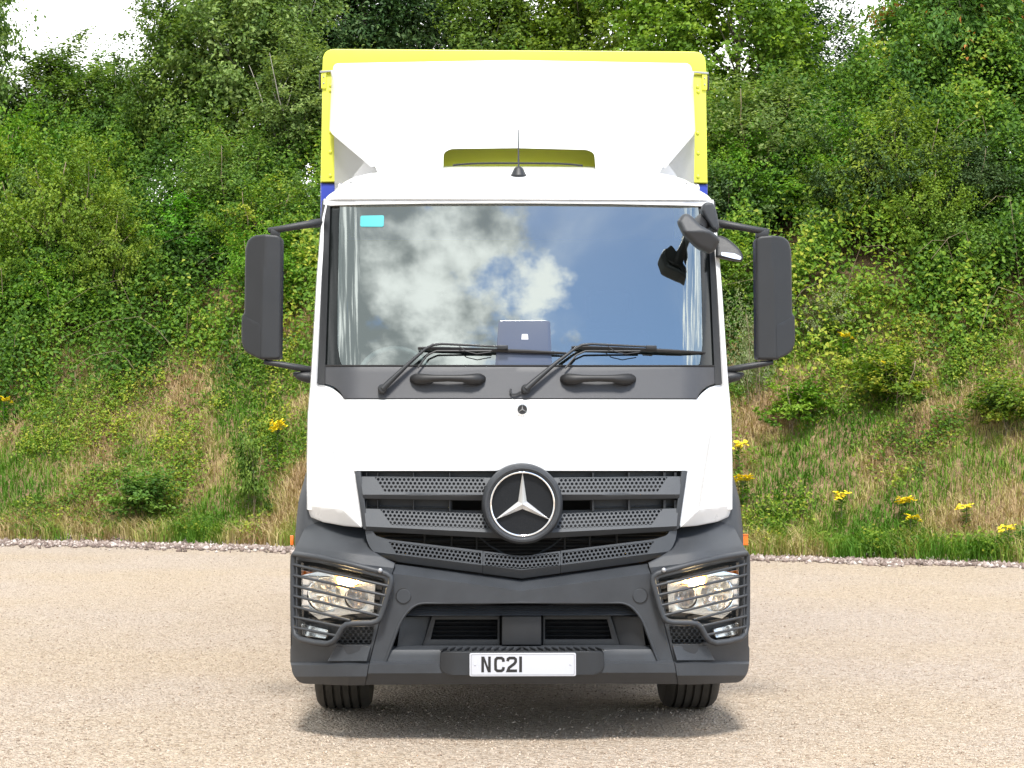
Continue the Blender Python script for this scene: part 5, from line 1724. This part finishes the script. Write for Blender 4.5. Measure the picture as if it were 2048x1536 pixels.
# ------------------------------------------------------------------ ragwort in flower
def ragwort_kind(seed, h, heads):
    rg = np.random.default_rng(seed)
    bm = bmesh.new()
    tube_bm(bm, [Vector((0, 0, -0.05)), Vector((0.01, 0, h * 0.5)), Vector((0, 0.01, h * 0.9))], [0.009, 0.007, 0.005], 5)
    fl = bmesh.new()
    for i in range(heads):
        a = rg.uniform(0, 6.28); r = 0.13 * math.sqrt(rg.random())
        q = Vector((math.cos(a) * r, math.sin(a) * r, h * (0.86 + 0.17 * rg.random()) - r * 0.3))
        tube_bm(bm, [Vector((0, 0, h * 0.72)), q], [0.003, 0.002], 4)
        for k in range(3):
            q2 = q + Vector(rg.normal(size=3) * 0.014)
            lathe_bm(fl, [(0.0, 0.009), (0.010, 0.008), (0.024, 0.002), (0.0, -0.004)], q2, Vector((rg.normal() * 0.4, -0.5 + rg.normal() * 0.3, 1)), 7)
    bmesh.ops.recalc_face_normals(bm, faces=bm.faces)
    s = bpy.data.meshes.new('stem'); bm.to_mesh(s); bm.free(); s.materials.append(VM['stem'])
    f = bpy.data.meshes.new('flower_heads'); fl.to_mesh(f); fl.free(); f.materials.append(VM['yellow'])
    n = 60
    z = rg.uniform(0.05, 0.8, n) * h
    a = rg.uniform(0, 6.28, n)
    C = np.stack([np.cos(a) * 0.05, np.sin(a) * 0.05, z], -1)
    D = norm(np.stack([np.cos(a), np.sin(a), np.full(n, 0.4)], -1))
    lv = leaves_mesh('leaves', C, norm(np.stack([-np.cos(a) * 0.4, -np.sin(a) * 0.4, np.ones(n)], -1)), D, rg.uniform(0.06, 0.11, n), rg.uniform(0.02, 0.035, n), np.clip(rg.normal(size=n) * 0.2 + 0.4, 0, 1), VM['fresh'])
    return s, f, lv


VM['stem'] = mat('green_stem', (0.07, 0.10, 0.03), 0.7)
RK = [ragwort_kind(1, 0.75, 24), ragwort_kind(2, 0.7, 38), ragwort_kind(3, 0.55, 11)]
RAG = [(555, 843, 28.6, 1, 'yellow ragwort in flower on the dry slope left of the cab'),
       (1477, 882, 26.6, 0, 'ragwort whose yellow flowers show just beside the right air flap, upper one'),
       (1486, 951, 26.2, 1, 'large yellow ragwort beside the right side of the cab, lower one'),
       (1683, 983, 25.5, 0, 'yellow ragwort with a wide flat flower head right of the cab'),
       (1810, 997, 25.0, 1, 'densest yellow ragwort low on the right of the bank'),
       (1822, 1026, 24.9, 2, 'small ragwort with few flowers below the densest ragwort'),
       (1932, 1006, 24.6, 2, 'thin ragwort with a narrow flower head near the right edge'),
       (2016, 1047, 24.2, 2, 'lowest yellow ragwort at the right edge of the picture'),
       (1687, 663, 28.4, 2, 'single yellow flower stalk in the bramble thicket right of the door mirror'),
       (1770, 720, 27.6, 2, 'small yellow flower at the lower edge of the bramble thicket'),
       (8, 790, 31.0, 2, 'ragwort flower cut by the left picture edge')]
for px, v, D, k, lb in RAG:
    x = (px - 1024) * D / F
    ztop = H + (HY - v) * D / F
    h = (0.75, 0.7, 0.55)[k]
    z = float(bank_z(x, D))
    r = empty('ragwort', (x, D, z), (px * 0.37) % 6.28)
    s = max(0.6, min(1.6, (ztop - z) / h))
    if ztop - z < 0.3:   # keep its foot in the ground and stand it a little nearer, where the bank is lower
        for dd in np.linspace(0, 3, 31):
            D2 = D - dd; x2 = (px - 1024) * D2 / F; zz = float(bank_z(x2, D2)); zt2 = H + (HY - v) * D2 / F
            if zt2 - zz >= 0.45:
                break
        r.location = (x2, D2, zz); s = max(0.6, min(1.6, (zt2 - zz) / h))
    elif ztop - z > h * 1.2:
        for dd in np.linspace(0, 3, 31):
            D2 = D + dd; x2 = (px - 1024) * D2 / F; zz = float(bank_z(x2, D2)); zt2 = H + (HY - v) * D2 / F
            if zt2 - zz <= h * 1.15:
                break
        r.location = (x2, D2, zz); s = max(0.6, min(1.6, (zt2 - zz) / h))
    r.scale = (1.0, 1.0, s)
    tag(r, lb, 'flower', 'ragwort plants in flower on the bank')
    for nm, me in zip(('stem', 'flower_heads', 'leaves'), RK[k]):
        link(nm, me, None, r)
